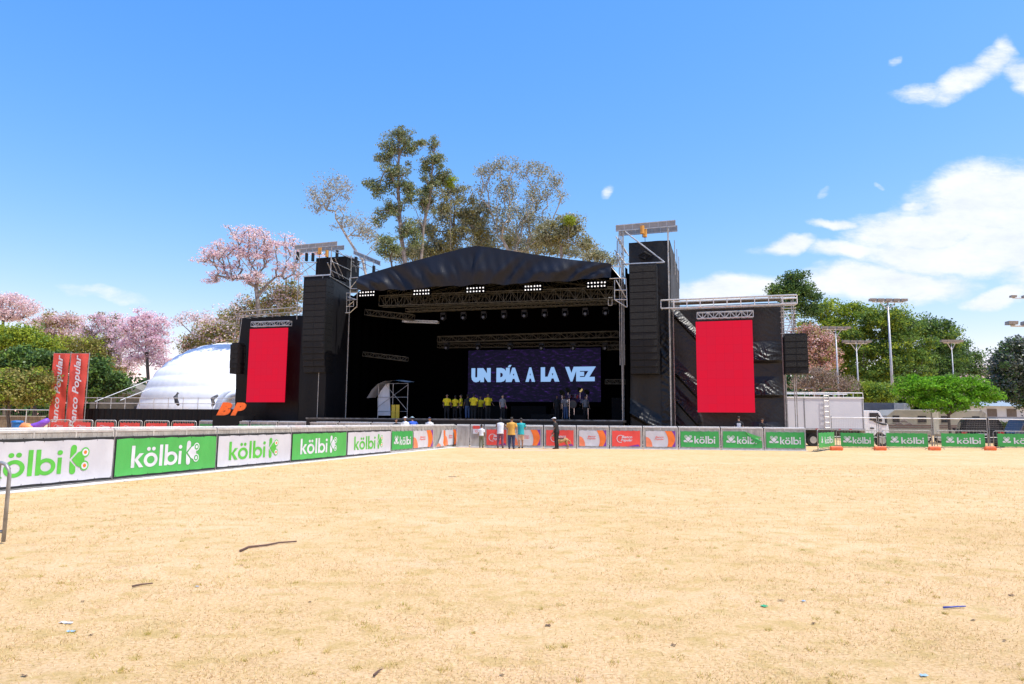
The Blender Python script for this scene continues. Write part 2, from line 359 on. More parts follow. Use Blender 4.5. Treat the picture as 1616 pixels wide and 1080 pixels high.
def emblem(mbA, mbB, mbC, cx, cz, s, y, rot=0):
    """K shaped emblem: two lobes and a pointed head with two round eyes; rot=90 stands it upright"""
    c, sn = math.cos(math.radians(rot)), math.sin(math.radians(rot))
    def T(p): x, z = p[0]-.55, p[1]-.85; return (cx+s*(x*c-z*sn), cz+s*(x*sn+z*c))
    def P(mb, q, pts): flat(mb, y-q*.0015, [T(p) for p in pts])
    def C(mb, q, x, z, r, r2=0):
        t = T((x, z)); disc(mb, t[0], y-q*.0015, t[1], r*s, r2*s, 20)
    up = [(-.02, .90), (.0, 1.5)]+[(.2+.2*math.cos(math.radians(a)), 1.5+.2*math.sin(math.radians(a))) for a in range(170, -1, -20)]+[(.38, 1.28)]
    P(mbA, 0, up); P(mbA, 0, [(x, 1.7-z) for x, z in up][::-1])
    P(mbA, 1, [(.10, .85), (.48, 1.24), (.72, 1.33), (.98, 1.2), (.96, .85), (.98, .5), (.72, .37), (.48, .46)])
    for z in (1.24, .46):
        C(mbA, 2, .98, z, .29); k = 0 if z > 1 else 1; C(mbB[k], 3, .98, z, .21); C(mbC[k], 4, .98, z, .11)
def cloth_grid(x0, x1, z0, z1, y, amp=.002, nu=26, nv=10, seed=0, slack=0):
    r = random.Random(seed); ph = [r.random()*6 for _ in range(6)]
    def fn(a, b):
        w = amp*(math.sin(a*9+b*5+ph[0])+.6*math.sin(a*17-b*9+ph[1])+.5*math.sin(b*13+a*3+ph[2]))
        z = z0+(z1-z0)*b
        if slack and b > .99: z -= slack*abs(math.sin(a*math.pi*5+ph[3]))
        if slack and b < .01: z += slack*.6*abs(math.sin(a*math.pi*5+ph[4]))
        return (x0+(x1-x0)*a, y+w, z)
    return MB().grid(fn, nu, nv)
def strip(mb, y, f0, f1, z0, z1, n=14):
    vs = []
    for i in range(n+1):
        z = z0+(z1-z0)*i/n; a, b = f0(i/n), f1(i/n)
        vs += [(a, y, z), (max(b, a+1e-4), y, z)]
    mb.add(vs, [(2*i, 2*i+1, 2*i+3, 2*i+2) for i in range(n)])
def banner(parent, kind, x0, x1, z0, z1, y=-.06, seed=0):
    W = x1-x0; H = z1-z0; yl = y-.0065; b = None; off = Vector((0, 0, 0))
    def fin(mb, name, m):
        if isinstance(mb, tuple):
            for q in mb: fin(q, name, m)
            return
        if mb.v: mb.build(name, m, b, off=off)
    if kind in ('kw', 'kg'):
        g = kind == 'kg'; b = cloth_grid(x0, x1, z0, z1, y, seed=seed, slack=.02).build('banner', V_GREEN if g else V_WHITE, parent, True, off=off)
        A, B, C = MB(), (MB(), MB()), (MB(), MB()); first = W > 4.05 and not g; q0, q1, q2 = (.245, .665, .768) if first else (.132, .612, .725)
        wordmark(A, x0+W*q0, x0+W*q1, z0+H*.2, H*.60, yl); s = H*.42
        emblem(A, B, C, x0+W*q2, z0+H*.52, s, yl)
        fin(A, 'lettering', INK_W if g else INK_G); fin(B, 'emblem_eye', V_GREEN if g else INK_W); fin(C, 'emblem_pupil', INK_W if g else INK_O)
    elif kind in ('ks', 'kf'):
        if kind == 'ks': b = cloth_grid(x0, x1, z0, z1, y, seed=seed, slack=.03).build('banner', V_GREEN_SHADED, parent, True, off=off)
        else:
            n = cloth_grid(x0, x1, z0, z1, y, seed=seed); q = []
            for (X, Y_, Z) in n.v:                       # the upper right corner has come loose and folds down
                d = (X-(x1-.42*W))*.55+(Z-(z1-.0*H))*1.0
                if d > 0: X -= d*.75; Z -= d*1.3; Y_ -= .012+.05*min(d, .5)
                q.append((X, Y_, Z))
            n.v = q; b = n.build('banner', V_GREEN_SHADED, parent, True, off=off)
            MB().add([(x0+.58*W, y-.05, z1-.02), (x0+.99*W, y-.05, z1-.30*H-.06), (x0+.93*W, y-.06, z1-.42*H), (x0+.80*W, y-.055, z1-.38*H), (x0+.62*W, y-.052, z1-.12*H)], [(0, 1, 2, 3, 4)]).build('folded_corner', V_GREEN, b, off=off)
        A, B, C = MB(), (MB(), MB()), (MB(), MB()); wordmark(A, x0+W*.36, x0+W*(.90 if kind == 'ks' else .86), z0+H*.24, H*.46, yl); s = H*.34; emblem(A, B, C, x0+W*.2, z0+H*.5, s, yl, 90)
        fin(A, 'lettering', INK_W); fin(B, 'emblem_eye', V_GREEN_SHADED); fin(C, 'emblem_pupil', INK_W)
    elif kind in ('pr', 'prs'):
        b = cloth_grid(x0, x1, z0, z1, y, seed=seed, slack=.06 if kind == 'prs' else .03).build('banner', V_RED, parent, True, off=off)
        A = MB(); put_text(A, 'Banco', x0+W*.53, yl, z0+H*.60, h=H*.17, w=W*.38, bold=.02, shear=.3); put_text(A, 'Popular', x0+W*.52, yl, z0+H*.38, h=H*.21, w=W*.42, bold=.02, shear=.3)
        disc(A, x0+W*.30, yl, z0+H*.48, H*.24, H*.205, 24, 60, 290); fin(A, 'lettering', INK_W)
        B = MB(); strip(B, yl, lambda t: x0+W*(.55+.35*t), lambda t: x0+W*(.985-.05*t), z0+.01, z0+H*.13, 5); fin(B, 'purple_edge', INK_P)
    elif kind in ('pw', 'pws'):
        b = cloth_grid(x0, x1, z0, z1, y, seed=seed, slack=.03).build('banner', V_WHITE, parent, True, off=off)
        A = MB(); put_text(A, 'Banco', x0+W*.46, yl, z0+H*.61, h=H*.10, w=W*.28, bold=.02, shear=.3); put_text(A, 'Popular', x0+W*.46, yl, z0+H*.47, h=H*.12, w=W*.33, bold=.02, shear=.3); fin(A, 'lettering', INK_R)
        O, Cc, P = MB(), MB(), MB()
        strip(Cc, yl, lambda t: x0+.01, lambda t: x0+W*.22*math.sqrt(max(0, 1-t*t)), z0+.01, z0+H*.62)
        strip(O, yl, lambda t: x0+W*(.55+.2*math.sin(math.pi*(t*.55+.30))), lambda t: x0+W*(.87+.11*math.sin(math.pi*t)), z0+.01, z1-.01)
        strip(P, yl-.001, lambda t: x0+W*(.87+.11*math.sin(math.pi*t))+.002, lambda t: x1-.01, z0+.01, z1-.01)
        fin(Cc, 'coral_arc', INK_C); fin(O, 'orange_arc', INK_O); fin(P, 'purple_edge', INK_P)
    elif kind == 'pt':      # torn white banner hanging diagonally
        q = MB().add([(x0+.15*W, y-.05, z0-.02), (x0+.95*W, y-.07, z0-.03), (x1, y, z1-.05), (x0+.72*W, y-.02, z1), (x0+.5*W, y-.05, z0+.5*H), (x0+.28*W, y-.10, z0+.22*H)], [(0, 1, 5), (1, 4, 5), (1, 2, 4), (2, 3, 4)])
        b = q.build('banner', V_WHITE, parent, False, off=off)
        MB().add([(x0+.70*W, y-.074, z0+.0), (x0+.95*W, y-.08, z0-.02), (x1, y-.012, z1-.05), (x0+.85*W, y-.02, z1-.03), (x0+.84*W, y-.05, z0+.5*H)], [(0, 1, 4), (1, 2, 4), (2, 3, 4)]).build('orange_arc', INK_O, b, off=off)
        MB().add([(x0+.14*W, y-.056, z0-.01), (x0+.6*W, y-.07, z0-.015), (x0+.30*W, y-.106, z0+.2*H)], [(0, 1, 2)]).build('coral_arc', INK_C, b, off=off)
    if kind in ('kw', 'kg', 'ks', 'pr', 'pw'):
        t = MB()
        n = max(4, int(W/.45))
        for i in range(n+1):
            x = x0+.03+(W-.06)*i/n; t.bar((x, y-.01, z1-.03), (x, y+.04, z1+.06), .006, 4); t.bar((x, y-.01, z0+.03), (x, y+.04, z0-.05), .006, 4)
        t.build('cable_ties', LINING, parent, off=off)
    return b
def barricade(p0, p1, kind, label, group, lining=False, H=1.25, bz=(.12, 1.05), seed=0, rail=.06, pad=.035, plate=.42):
    """one length of stage barrier; local x runs p0 -> p1, local -y faces the crowd"""
    d = p1-p0; L = d.length; rz = math.atan2(d.y, d.x); t = root('crowd_barrier', (p0.x, p0.y, 0), rz, label, 'barrier', group); OFF[t.name] = Vector((0, 0, 0))
    g = .012
    fr = MB(); fr.box(g, L-g, -.03, .0, H-.05, H); fr.box(g, L-g, -.03, 0, .03, .08)
    n = max(1, round(L/1.05)); xs = [g+.02+(L-2*g-.04)*i/n for i in range(n+1)]
    for x in xs: fr.box(x-.02, x+.02, -.028, .012, .08, H-.05)
    fr.build('frame', GALV, t)
    lg = MB(); lg.box(g, L-g, .005, .13, H+.001, H+.02); lg.box(g, L-g, .11, .15, H+rail-.03, H+rail); lg.build('top_ledge', PLATE, t)
    sh = MB()
    for i in range(n):
        a, b = xs[i]+.022, xs[i+1]-.022; sh.box(a, b, -.018, -.010, .082, H-.052)
        for k in range(1, 7): x = a+(b-a)*k/7; sh.box(x-.012, x+.012, -.024, -.0185, .09, H-.06)
    sh.build('sheet', SHEET, t)
    if lining: MB().box(g, L-g, -.045, -.034, bz[0]-.05, bz[1]+.045).build('lining', LINING, t)
    if plate: MB().box(g*.5, L-g*.5, -plate, -.05, .004, .022).build('floor_plate', PLATE, t)
    br = MB()
    for x in xs: br.bar((x, .02, H-.1), (x, .95, .05), .018, 5); br.box(x-.02, x+.02, .0, 1.0, .01, .04)
    br.build('rear_brace', GALV, t)
    MB().box(g, L-g, .22, .72, .21, .25).build('rear_step', GALV, t)
    if kind: banner(t, kind, pad, L-pad, bz[0], bz[1], -.06, seed)
    return t
# ---- left line
gl0 = ground(10, 780); gl1 = ground(721, 706.5); dl = Vector((gl1.x-gl0.x, gl1.y-gl0.y, 0)).normalized(); nl = Vector((dl.y, -dl.x, 0))
fl = Vector((gl0.x, gl0.y, 0))-nl*.42
def on_left(px): q = hit(px, 730, fl, nl); return fl+dl*((q-fl).dot(dl))
left_cols = [(None, 176, 'kw'), (177, 338, 'kg'), (339, 456, 'kw'), (457, 544, 'kg'), (545, 614, 'kw'), (615, 649, 'ks'), (649.5, 681, 'pw'), (681.5, 700, 'pt'), (700, 719, 'pw')]
LL = ['barrier at the left edge with a white banner and large green cut off lettering', 'barrier with the big bright green banner, second from the left in the near row',
      'barrier with a white banner and green lettering between the two big green banners', 'barrier with the green banner between the two narrower white lettered banners',
      'barrier with the farthest white and green lettered banner of the near row', 'short barrier with a square green banner before the corner',
      'barrier near the corner with a white and orange banner right of the square green one', 'barrier near the corner whose torn white and orange banner hangs down', 'last barrier before the corner with a narrow white and orange banner']
for i, (a, b, k) in enumerate(left_cols):
    pb = on_left(b); pa = on_left(a) if a else pb-dl*(on_left(338)-on_left(177)).length*1.15
    barricade(pa, pb, k, LL[i], 'crowd barriers of the left row', i < 5, bz=(.10, 1.03) if i < 5 else (.14, 1.02), seed=i)
# ---- front line
gf0 = ground(721, 706.5); gf1 = ground(1272, 712.3); df = Vector((gf1.x-gf0.x, gf1.y-gf0.y, 0)).normalized(); nf = Vector((df.y, -df.x, 0))
ff = Vector((gf0.x, gf0.y, 0))-nf*.3
def on_front(px): q = hit(px, 700, ff, nf); return ff+df*((q-ff).dot(df))
front_cols = [(720, 741, None, 'bare grey barrier panel right at the corner, no banner'), (742, 763, None, 'bare grey barrier panel with a small red and white notice beside the child'),
    (764, 803, 'pr', 'barrier with red banner behind the child and the person in a white top'), (804, 857, 'pw', 'barrier with white and orange banner behind the men in orange and teal shirts'),
    (858, 909, 'pr', 'barrier with red banner behind the man in black and the dog'), (910, 961, 'pw', 'barrier with white and orange banner just right of the dog'),
    (962, 1014, 'pr', 'barrier with red banner between two white and orange ones'), (1015, 1070, 'pw', 'barrier with white and orange banner next to the first green banner'),
    (1071, 1137, 'ks', 'barrier with green banner under the left half of the right red screen'), (1138, 1205, 'kf', 'barrier with green banner whose upper corner is folded down'),
    (1206, 1272, 'ks', 'barrier with green banner at the right end of the front row below the truck')]
for i, (a, b, k, lb) in enumerate(front_cols):
    t = barricade(on_front(a), on_front(b), k, lb, 'crowd barriers of the front row', seed=20+i, bz=(.14, 1.05), plate=.3, pad=.14 if i < 8 else .1)
    if i == 1:
        nb = MB().box(.15, .55, -.07, -.064, .78, 1.24).build('notice', INK_W, t); q = MB(); q.box(.15, .55, -.074, -.0705, 1.06, 1.24); disc(q, .35, -.073, .93, .07, .045); q.build('red_print', INK_R, nb, off=Vector((0, 0, 0)))
# ---- rows across the corridor
def rowB(c0, c1, n, y, group, kinds, labels, H=1.25, gap=.02):
    for i in range(n):
        a = c0+(c1-c0)*(i/n+gap/n); b = c0+(c1-c0)*((i+1)/n-gap/n); barricade(a, b, kinds[i], labels[i], group, seed=50+i, H=H, plate=0, bz=(.2, H-.2), pad=.12)
a0 = at(312, 700, 52); a1 = at(640, 700, 42.5); a0.z = a1.z = 0
lab = ['far barrier with a green banner nearest the row of red ones', 'far barrier with a green banner below the orange letters', 'far barrier with a green banner, third of the far row beyond the corridor',
       'far barrier with a white and red banner below the left red screen', 'far barrier with a white and red banner in front of the left tower', 'bare far barrier before the people with hats', 'bare far barrier beside the people with hats']
rowB(a0, a1, 7, 0, 'crowd barriers beyond the corridor', ['ks', 'ks', 'ks', 'pw', 'pw', None, None], lab, H=1.32)

# ---- tube barriers: a rounded frame with bars and an optional banner
def tube_barrier(p0, p1, kind, label, group, H=1.1, m=None, bz=(.22, .98), seed=0, feet=True, r=.02, nb=14, pad=.16):
    m = m or GALV_D; d = p1-p0; L = d.length; t = root('tube_barrier', (p0.x, p0.y, 0), math.atan2(d.y, d.x), label, 'barrier', group); OFF[t.name] = Vector((0, 0, 0))
    c = .14; z0 = .14; pts = [(0, 0, .02), (0, 0, H-c)]+[(c-c*math.cos(a), 0, H-c+c*math.sin(a)) for a in (.5, 1.05)]+[(c, 0, H), (L-c, 0, H)]+[(L-c+c*math.sin(a), 0, H-c+c*math.cos(a)) for a in (.5, 1.05)]+[(L, 0, H-c), (L, 0, .02)]
    fr = MB().tube(pts, [r]*len(pts), 6); fr.bar((0, 0, z0), (L, 0, z0), r*.8); fr.build('frame', m, t, True)
    ib = MB()
    for i in range(1, nb): ib.bar((L*i/nb, 0, z0), (L*i/nb, 0, H-.01), r*.4, 4)
    ib.build('infill_bars', m, t)
    if feet:
        for x in (.25, L-.25): MB().tube([(x, -.3, .02), (x, -.28, .08), (x, 0, .13), (x, .28, .08), (x, .3, .02)], [r*.8]*5, 5).build('foot', m, t)
    if kind: banner(t, kind, pad, L-pad, bz[0], bz[1], -.04, seed)
    return t
# red banners far left, before the black platform
cols = [(75, 109), (111, 145), (147, 182), (184, 223), (225, 266), (268, 309)]
lb = ['tube barrier with red banner at the foot of the left tall red flag', 'tube barrier with red banner at the foot of the right tall red flag', 'tube barrier with red banner just right of the tall red flags',
      'tube barrier with a creased red banner, fourth from the left below the platform', 'tube barrier with sagging red banner before the left part of the white dome', 'tube barrier with red banner next to the far green banners']
for i, (a, b) in enumerate(cols):
    Y = 55-i*.5; p = at(a+1, 700, Y); q = at(b-1, 700, Y-.4); p.z = q.z = 0
    tube_barrier(p, q, 'prs', lb[i], 'tube barriers with red banners on the far left', H=1.3, m=GALV, bz=(.3, 1.16), seed=70+i, r=.03)
# right hand row of tube barriers with green banners
cols = [(1321, 1386), (1393, 1471), (1480, 1561), (1569, 1652)]
lb = ['tube barrier with green banner in front of the white truck cab', 'tube barrier with green banner in front of the beige caravan', 'tube barrier with green banner in front of the black car', 'tube barrier with green banner at the right edge of the photo']
for i, (a, b) in enumerate(cols):
    p = ground(a, 710); q = ground(b, 711); tube_barrier(p, q, 'ks', lb[i], 'tube barriers with green banners on the right', H=1.16, bz=(.18, 1.02), seed=80+i, pad=.22)
tube_barrier(ground(1291, 713.5), ground(1317, 709.3), 'ks', 'tube barrier with green banner turned away at an angle beside the gap below the truck', None, H=1.2, bz=(.2, 1.05), seed=90, pad=.08)
pe = ground(5, 858)
tube_barrier(pe+Vector((-2.1, .55, 0)), pe, None, 'end of a grey tube barrier standing close by at the left edge of the photo', None, H=.97, r=.024, feet=False)
# tall mesh fence behind, with orange and pale blocks as feet
ORANGE_P = mat('orange_plastic', (.75, .14, .03), .5, col2=(.55, .12, .04), nscale=8)
cols = [(1315, 1387), (1390, 1474), (1477, 1562), (1565, 1655)]
fl_ = ['wire mesh fence panel in front of the grey truck box', 'wire mesh fence panel in front of the beige caravan and white cab', 'wire mesh fence panel in front of the black car and small green tree', 'wire mesh fence panel at the right edge in front of the white building']
for i, (a, b) in enumerate(cols):
    p = ground(a, 709.3); q = ground(b, 710.2); d = q-p; L = d.length; H = 1.9
    t = root('mesh_fence', (p.x, p.y, 0), math.atan2(d.y, d.x), fl_[i], 'fence', 'mesh fence panels on the right'); OFF[t.name] = Vector((0, 0, 0))
    for x in (0, L): MB().bar((x, .12, .05), (x, .12, H+.1), .022, 6).build('post', GALV_D, t)
    MB().bar((0, .12, H), (L, .12, H), .03, 6).build('top_rail', PLATE, t)
    MB().bar((0, .12, .75), (L, .12, .75), .012, 5).build('mid_rail', PLATE, t)
    w = MB()
    for k in range(1, int(L/.1)): w.bar((k*.1, .12, .15), (k*.1, .12, H), .0022, 3)
    for k in range(1, 13): w.bar((0, .12, .15+k*.135), (L, .12, .15+k*.135), .0022, 3)
    w.build('wire_mesh', GALV_D, t)
for i, px in enumerate((1320, 1389, 1475, 1563)):
    p = ground(px, 711.2); b = MB().add([], []); b.tube([(-.38, 0, .07), (-.30, 0, .09), (.30, 0, .09), (.38, 0, .07)], [(.03, .09), (.075, .16), (.075, .16), (.03, .09)], 10); b.box(-.12, .12, -.06, .06, .15, .2)
    solo(b, 'fence_foot', ORANGE_P, (0, 0, 0), ['orange fence foot beside the angled green panel', 'orange fence foot below the white truck cab', 'orange fence foot below the beige caravan', 'orange fence foot at the right below the black car'][i], 'fence foot', 'orange fence feet', smooth=False, bevel=.01).location = (p.x, p.y, 0)
# ================================================================ stage frame: u to the right, v away from the camera
TH = math.radians(17); UH = Vector((math.cos(TH), -math.sin(TH), 0)); VH = Vector((math.sin(TH), math.cos(TH), 0)); O0 = Vector((-.04*44, 44, 0)); RZ = -TH
def stg(u, v, z=0): return O0+UH*u+VH*v+Vector((0, 0, z))
def S(px, py, v=0): q = hit(px, py, O0+VH*v, VH)-O0; return q.dot(UH), q.z
def U(px, v=0, py=600): return S(px, py, v)[0]
def Z(px, py, v=0): return S(px, py, v)[1]
def sroot(name, loc, label, cat, group=None): return root(name, loc, RZ, label, cat, group, frame=stg)
BLACK = clothmat('black_scrim', (.006, .006, .007), .5, .9, 1.3, (1, 1, .45), spec=.18)
BLACKM = mat('matte_black', (.0022, .0022, .0028), 1.0, spec=0.0)
BLK_SH = clothmat('glossy_black_tarpaulin', (.010, .010, .012), .42, .35, 2.2, (1.2, 1.2, .9), spec=.3)
NAVY = clothmat('navy_black_roof_cloth', (.009, .010, .016), .5, .9, 1.6, (1, 1, .35), spec=.3)
MESHG = mat('sunlit_black_mesh', (.045, .048, .055), .75, col2=(.022, .023, .028), nscale=1.4, bump=.5, bscale=9)  # black cloth lightened: sunlit sheen of the tower side put into the colour
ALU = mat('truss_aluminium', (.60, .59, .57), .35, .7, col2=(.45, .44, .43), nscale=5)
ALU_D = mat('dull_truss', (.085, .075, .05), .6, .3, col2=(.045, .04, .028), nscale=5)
STEEL = mat('scaffold_steel', (.42, .41, .39), .5, .5, col2=(.28, .27, .26), nscale=7)
YEL = mat('hoist_yellow', (.62, .30, .05), .5); CAB = mat('cabinet_black', (.007, .007, .008), .55, bump=.3, bscale=120, spec=.3)
GRILL = mat('cabinet_grille', (.013, .012, .012), .6, bump=.6, bscale=300, spec=.25)
def led(name, col, e):
    return mat(name, (.004, .004, .004), .5, emit=col, estr=e, spec=.05)

DZ = 1.62                                              # deck height
uL0, uL1 = U(473), U(508); uR0, uR1 = U(990), U(1060)
uT = U(514, 0); dL = 2.0                               # inner wall of the left tower and its depth
while U(547, dL) > uT: dL += .02
# ---------------- deck, roof, drapes
uA, uB = uT-.05, U(987)
D = 11.5
st = sroot('concert_stage', ((uA+uB)/2, 0, 0), 'huge black covered concert stage with gabled roof in the middle of the field', 'stage')
MB().box(uA-.6, uB, -1.2, D, DZ-.12, DZ).build('deck', mat('stage_deck', (.035, .035, .038), .5, bump=.2, bscale=20), st)
def skirt_fn(a, b): u = uA-.6+(uB-uA+.6)*a; return (u, -1.14-.03*math.sin(u*5)-.02*math.sin(u*13+1), .02+(DZ-.14)*b)
MB().grid(skirt_fn, 120, 3).build('skirt', BLK_SH, st, True)
q = MB(); q.box(uA-.6, uB, -1.24, -1.203, DZ-.05, DZ+.01); q.build('deck_edge', mat('worn_edge', (.22, .22, .23), .5, col2=(.06, .06, .06), nscale=2.5), st)
gp = [S(566, 437, -.3), S(620, 421, -.3), S(690, 403, -.3), S(735, 391, -.3), S(752, 388.5, -.3), S(772, 390.5, -.3), S(830, 400, -.3), S(900, 410, -.3), S(965, 416.5, -.3)]
gb = [S(565, 458, -.3), S(600, 460, -.3), S(650, 457, -.3), S(700, 453, -.3), S(752, 450.5, -.3), S(820, 448, -.3), S(880, 445, -.3), S(930, 441.5, -.3), S(966, 439, -.3)]
def lerp_poly(P, u):
    if u <= P[0][0]: return P[0][1]
    for (a, za), (b, zb) in zip(P, P[1:]):
        if u <= b: return za+(zb-za)*(u-a)/(b-a)
    return P[-1][1]
g0, g1 = gp[0][0], gp[-1][0]; ur, zr = gp[4]
def gable(a, b):
    u = g0+(g1-g0)*a; zt = lerp_poly(gp, u); zb = lerp_poly(gb, u)+.07*math.sin(u*3.1)*math.sin(u*1.3)
    k = (1-b); sway = 1.1*(.5-abs(MN.noise(Vector(((u-ur)*.75+(1-b)*1.3*(1 if u > ur else -1), b*.25, 2)))))*.55+.10*math.sin((u-ur)*1.25+(1-b)*2.2*(1 if u > ur else -1))+.07*math.sin((u-ur)*3.3+(1-b)*3.5*(1 if u > ur else -1))+.03*math.sin(u*9+b*6)
    return (u, -.35-sway*min(1, k*1.6)*(.55+.45*min(1, b*3)), zb+(zt-zb)*b)
MB().grid(gable, 150, 14).build('gable_cloth', NAVY, st, True)
zE = min(gp[0][1], gp[-1][1])-.05
rp = lambda v, dz: [(u, v, lerp_poly(gp, u)+dz) for u in np.linspace(g0+.02, g1-.02, 17)]
q = MB(); a = rp(-.3, -.06); b = rp(D, -.06); n = len(a); q.add(a+b, [(i, i+1, i+1+n, i+n) for i in range(n-1)]); a2 = rp(-.3, -.12); b2 = rp(D, -.12); q.add(a2+b2, [(i, i+1, i+1+n, i+n) for i in range(n-1)])
zs = lerp_poly(gp, g0)-.14; q.add([(g0+.1, 1.2, zs), (g0+.1, D, zs), (uT-.15, D, 10.3), (uT-.15, dL, 10.3)], [(0, 1, 2, 3)]); q.build('roof_sheet', BLACKM, st)
wr = lambda v: (uA-.4, uB+.4)
bd = [(uA-1.2, D, 0), (uB+3, D, 0), (uB+3, D, 9.6)]+[(u, D, z) for u, _, z in rp(D, -.08)[::-1]]+[(uA-1.2, D, 10.4)]
MB().add(bd, [tuple(range(len(bd)))]).build('back_drape', BLACKM, st)
MB().grid(lambda a, b: (uT-.08+.06*math.sin(a*40), dL+.1+(D-dL-.1)*a, .0+10.75*b), 60, 4).build('side_drape', BLACKM, st, True)
MB().grid(lambda a, b: (uB+.02+.08*math.sin(a*34), .2+(D-.2)*a, .0+(zE-.1)*b), 60, 4).build('side_drape', BLACKM, st, True)

# ---------------- trusses
def truss_geo(L, h, w, n, r=.03, lace=.016, cross=True):
    ch = [MB().bar((0, y, z), (L, y, z), r, 6) for y in (0, w) for z in (0, h)]; la = MB(); s = L/n
    for y in (0, w):
        for i in range(n):
            x = i*s; la.bar((x, y, 0), (x, y, h), lace, 4)
            if cross: la.bar((x, y, 0 if i % 2 else h), (x+s, y, h if i % 2 else 0), lace, 4)
        la.bar((L, y, 0), (L, y, h), lace, 4)
    for i in range(n+1):
        for z in (0, h): la.bar((i*s, 0, z), (i*s, w, z), lace, 4)
    return ch, la
def truss(p, q, h, w, n, label, group=None, m=ALU_D, r=.03, lace=.016, name='lighting_truss'):
    """box truss between two stage-frame points (u, v, z); h tall, w deep"""
    p = Vector(p); q = Vector(q); d = q-p; L = d.length
    t = root(name, p, 0, label, 'truss', group, frame=stg); OFF[t.name] = Vector((0, 0, 0))
    t.rotation_euler = (0, -math.asin(d.z/L), math.atan2(d.y, d.x)+RZ)
    ch, la = truss_geo(L, h, w, n, r, lace)
    for c in ch: c.build('chord', m, t)
    la.build('lacing', m, t); return t
def tr_px(x0, y0, x1, y1, v, h, w, n, label, group=None, **k):
    a = S(x0, y0, v); b = S(x1, y1, v); return truss((a[0], v, a[1]), (b[0], v, b[1]), h, w, n, label, group, **k)
G = 'lighting trusses hung under the stage roof'
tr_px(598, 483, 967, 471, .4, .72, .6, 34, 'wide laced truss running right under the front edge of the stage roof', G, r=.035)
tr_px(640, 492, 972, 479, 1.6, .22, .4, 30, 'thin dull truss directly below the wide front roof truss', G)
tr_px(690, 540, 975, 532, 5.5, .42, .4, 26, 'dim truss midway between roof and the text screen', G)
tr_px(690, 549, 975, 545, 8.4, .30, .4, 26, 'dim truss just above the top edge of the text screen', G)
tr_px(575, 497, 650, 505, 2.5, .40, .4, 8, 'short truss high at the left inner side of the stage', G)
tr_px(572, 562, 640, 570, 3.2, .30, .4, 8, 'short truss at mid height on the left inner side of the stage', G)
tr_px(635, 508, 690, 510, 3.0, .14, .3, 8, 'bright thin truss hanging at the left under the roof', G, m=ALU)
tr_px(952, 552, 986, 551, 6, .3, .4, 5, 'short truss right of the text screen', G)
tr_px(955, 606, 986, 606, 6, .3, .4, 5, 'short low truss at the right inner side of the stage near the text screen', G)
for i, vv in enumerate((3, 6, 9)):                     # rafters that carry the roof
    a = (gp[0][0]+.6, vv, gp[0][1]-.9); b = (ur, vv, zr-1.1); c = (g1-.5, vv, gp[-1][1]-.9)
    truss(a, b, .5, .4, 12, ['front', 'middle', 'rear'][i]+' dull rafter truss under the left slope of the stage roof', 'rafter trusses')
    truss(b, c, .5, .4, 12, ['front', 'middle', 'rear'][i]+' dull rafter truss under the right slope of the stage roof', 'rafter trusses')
# small moving head lights under the trusses
def head_light(u, v, z, label):
    t = sroot('moving_light', (u, v, z), label, 'stage light', 'moving lights hung from the roof trusses')
    MB().cbox((u, v, z-.08), .34, .3, .14).build('base', CAB, t); q = MB(); q.box(u-.2, u-.16, v-.06, v+.06, z-.45, z-.15); q.box(u+.16, u+.2, v-.06, v+.06, z-.45, z-.15); q.build('yoke', CAB, t)
    MB().ball((u, v, z-.4), .15, .18, .17, 10, 6).build('head', CAB, t, True); MB().bar((u, v-.19, z-.42), (u, v-.17, z-.42), .09, 12).build('lens', mat('lens', (.06, .06, .07), .3), t)
words = ['first', 'second', 'third', 'fourth', 'fifth', 'sixth', 'seventh', 'eighth', 'ninth', 'tenth', 'eleventh', 'twelfth']
for i, px in enumerate(range(700, 960, 32)):
    u, z = S(px, 494-(px-700)*.035, 1.8); head_light(u, 1.8, z, f'small black stage light, {words[i]} from the left under the front roof truss')
for i, px in enumerate(range(705, 960, 50)):
    u, z = S(px, 541, 5.6); head_light(u, 5.6, z, f'small black stage light, {words[i]} from the left under the dim middle truss')
# blinders: 6 x 2 lamps
LAMP = mat('lit_lamp', (.7, .7, .7), .3, emit=(1, .95, .88), estr=.62)
for i, (x0, y0, x1) in enumerate([(567, 460, 592), (652, 457.5, 679), (735.5, 453.5, 765), (827, 450.5, 855), (926, 445, 957)]):
    v = -.55; a = S(x0, y0, v); b = S(x1, y0, v); t = sroot('blinder_light', (a[0], v, a[1]), ['leftmost lamp bank under the roof edge', 'lamp bank second from left under the roof edge', 'lamp bank under the roof peak', 'lamp bank right of the roof peak, fourth from the left', 'rightmost lamp bank under the roof edge'][i]+', two rows of white lamps', 'stage light', 'lamp banks along the roof edge')
    w = (b[0]-a[0]); MB().box(a[0]-.03, b[0]+.03, v, v+.12, a[1]-.42, a[1]+.02).build('housing', BLACKM, t)
    s = w/6
    for r_ in range(2):
        for k in range(6):
            cx = a[0]+s*(k+.5)+random.uniform(-.02, .02); cz = a[1]-.09-r_*.22; MB().rings([(0, 0, 0, .001, .001)]).v
            q = MB().bar((cx, v-.03, cz), (cx, v-.002, cz), .047, 12); q.build('lamp', LAMP, t)
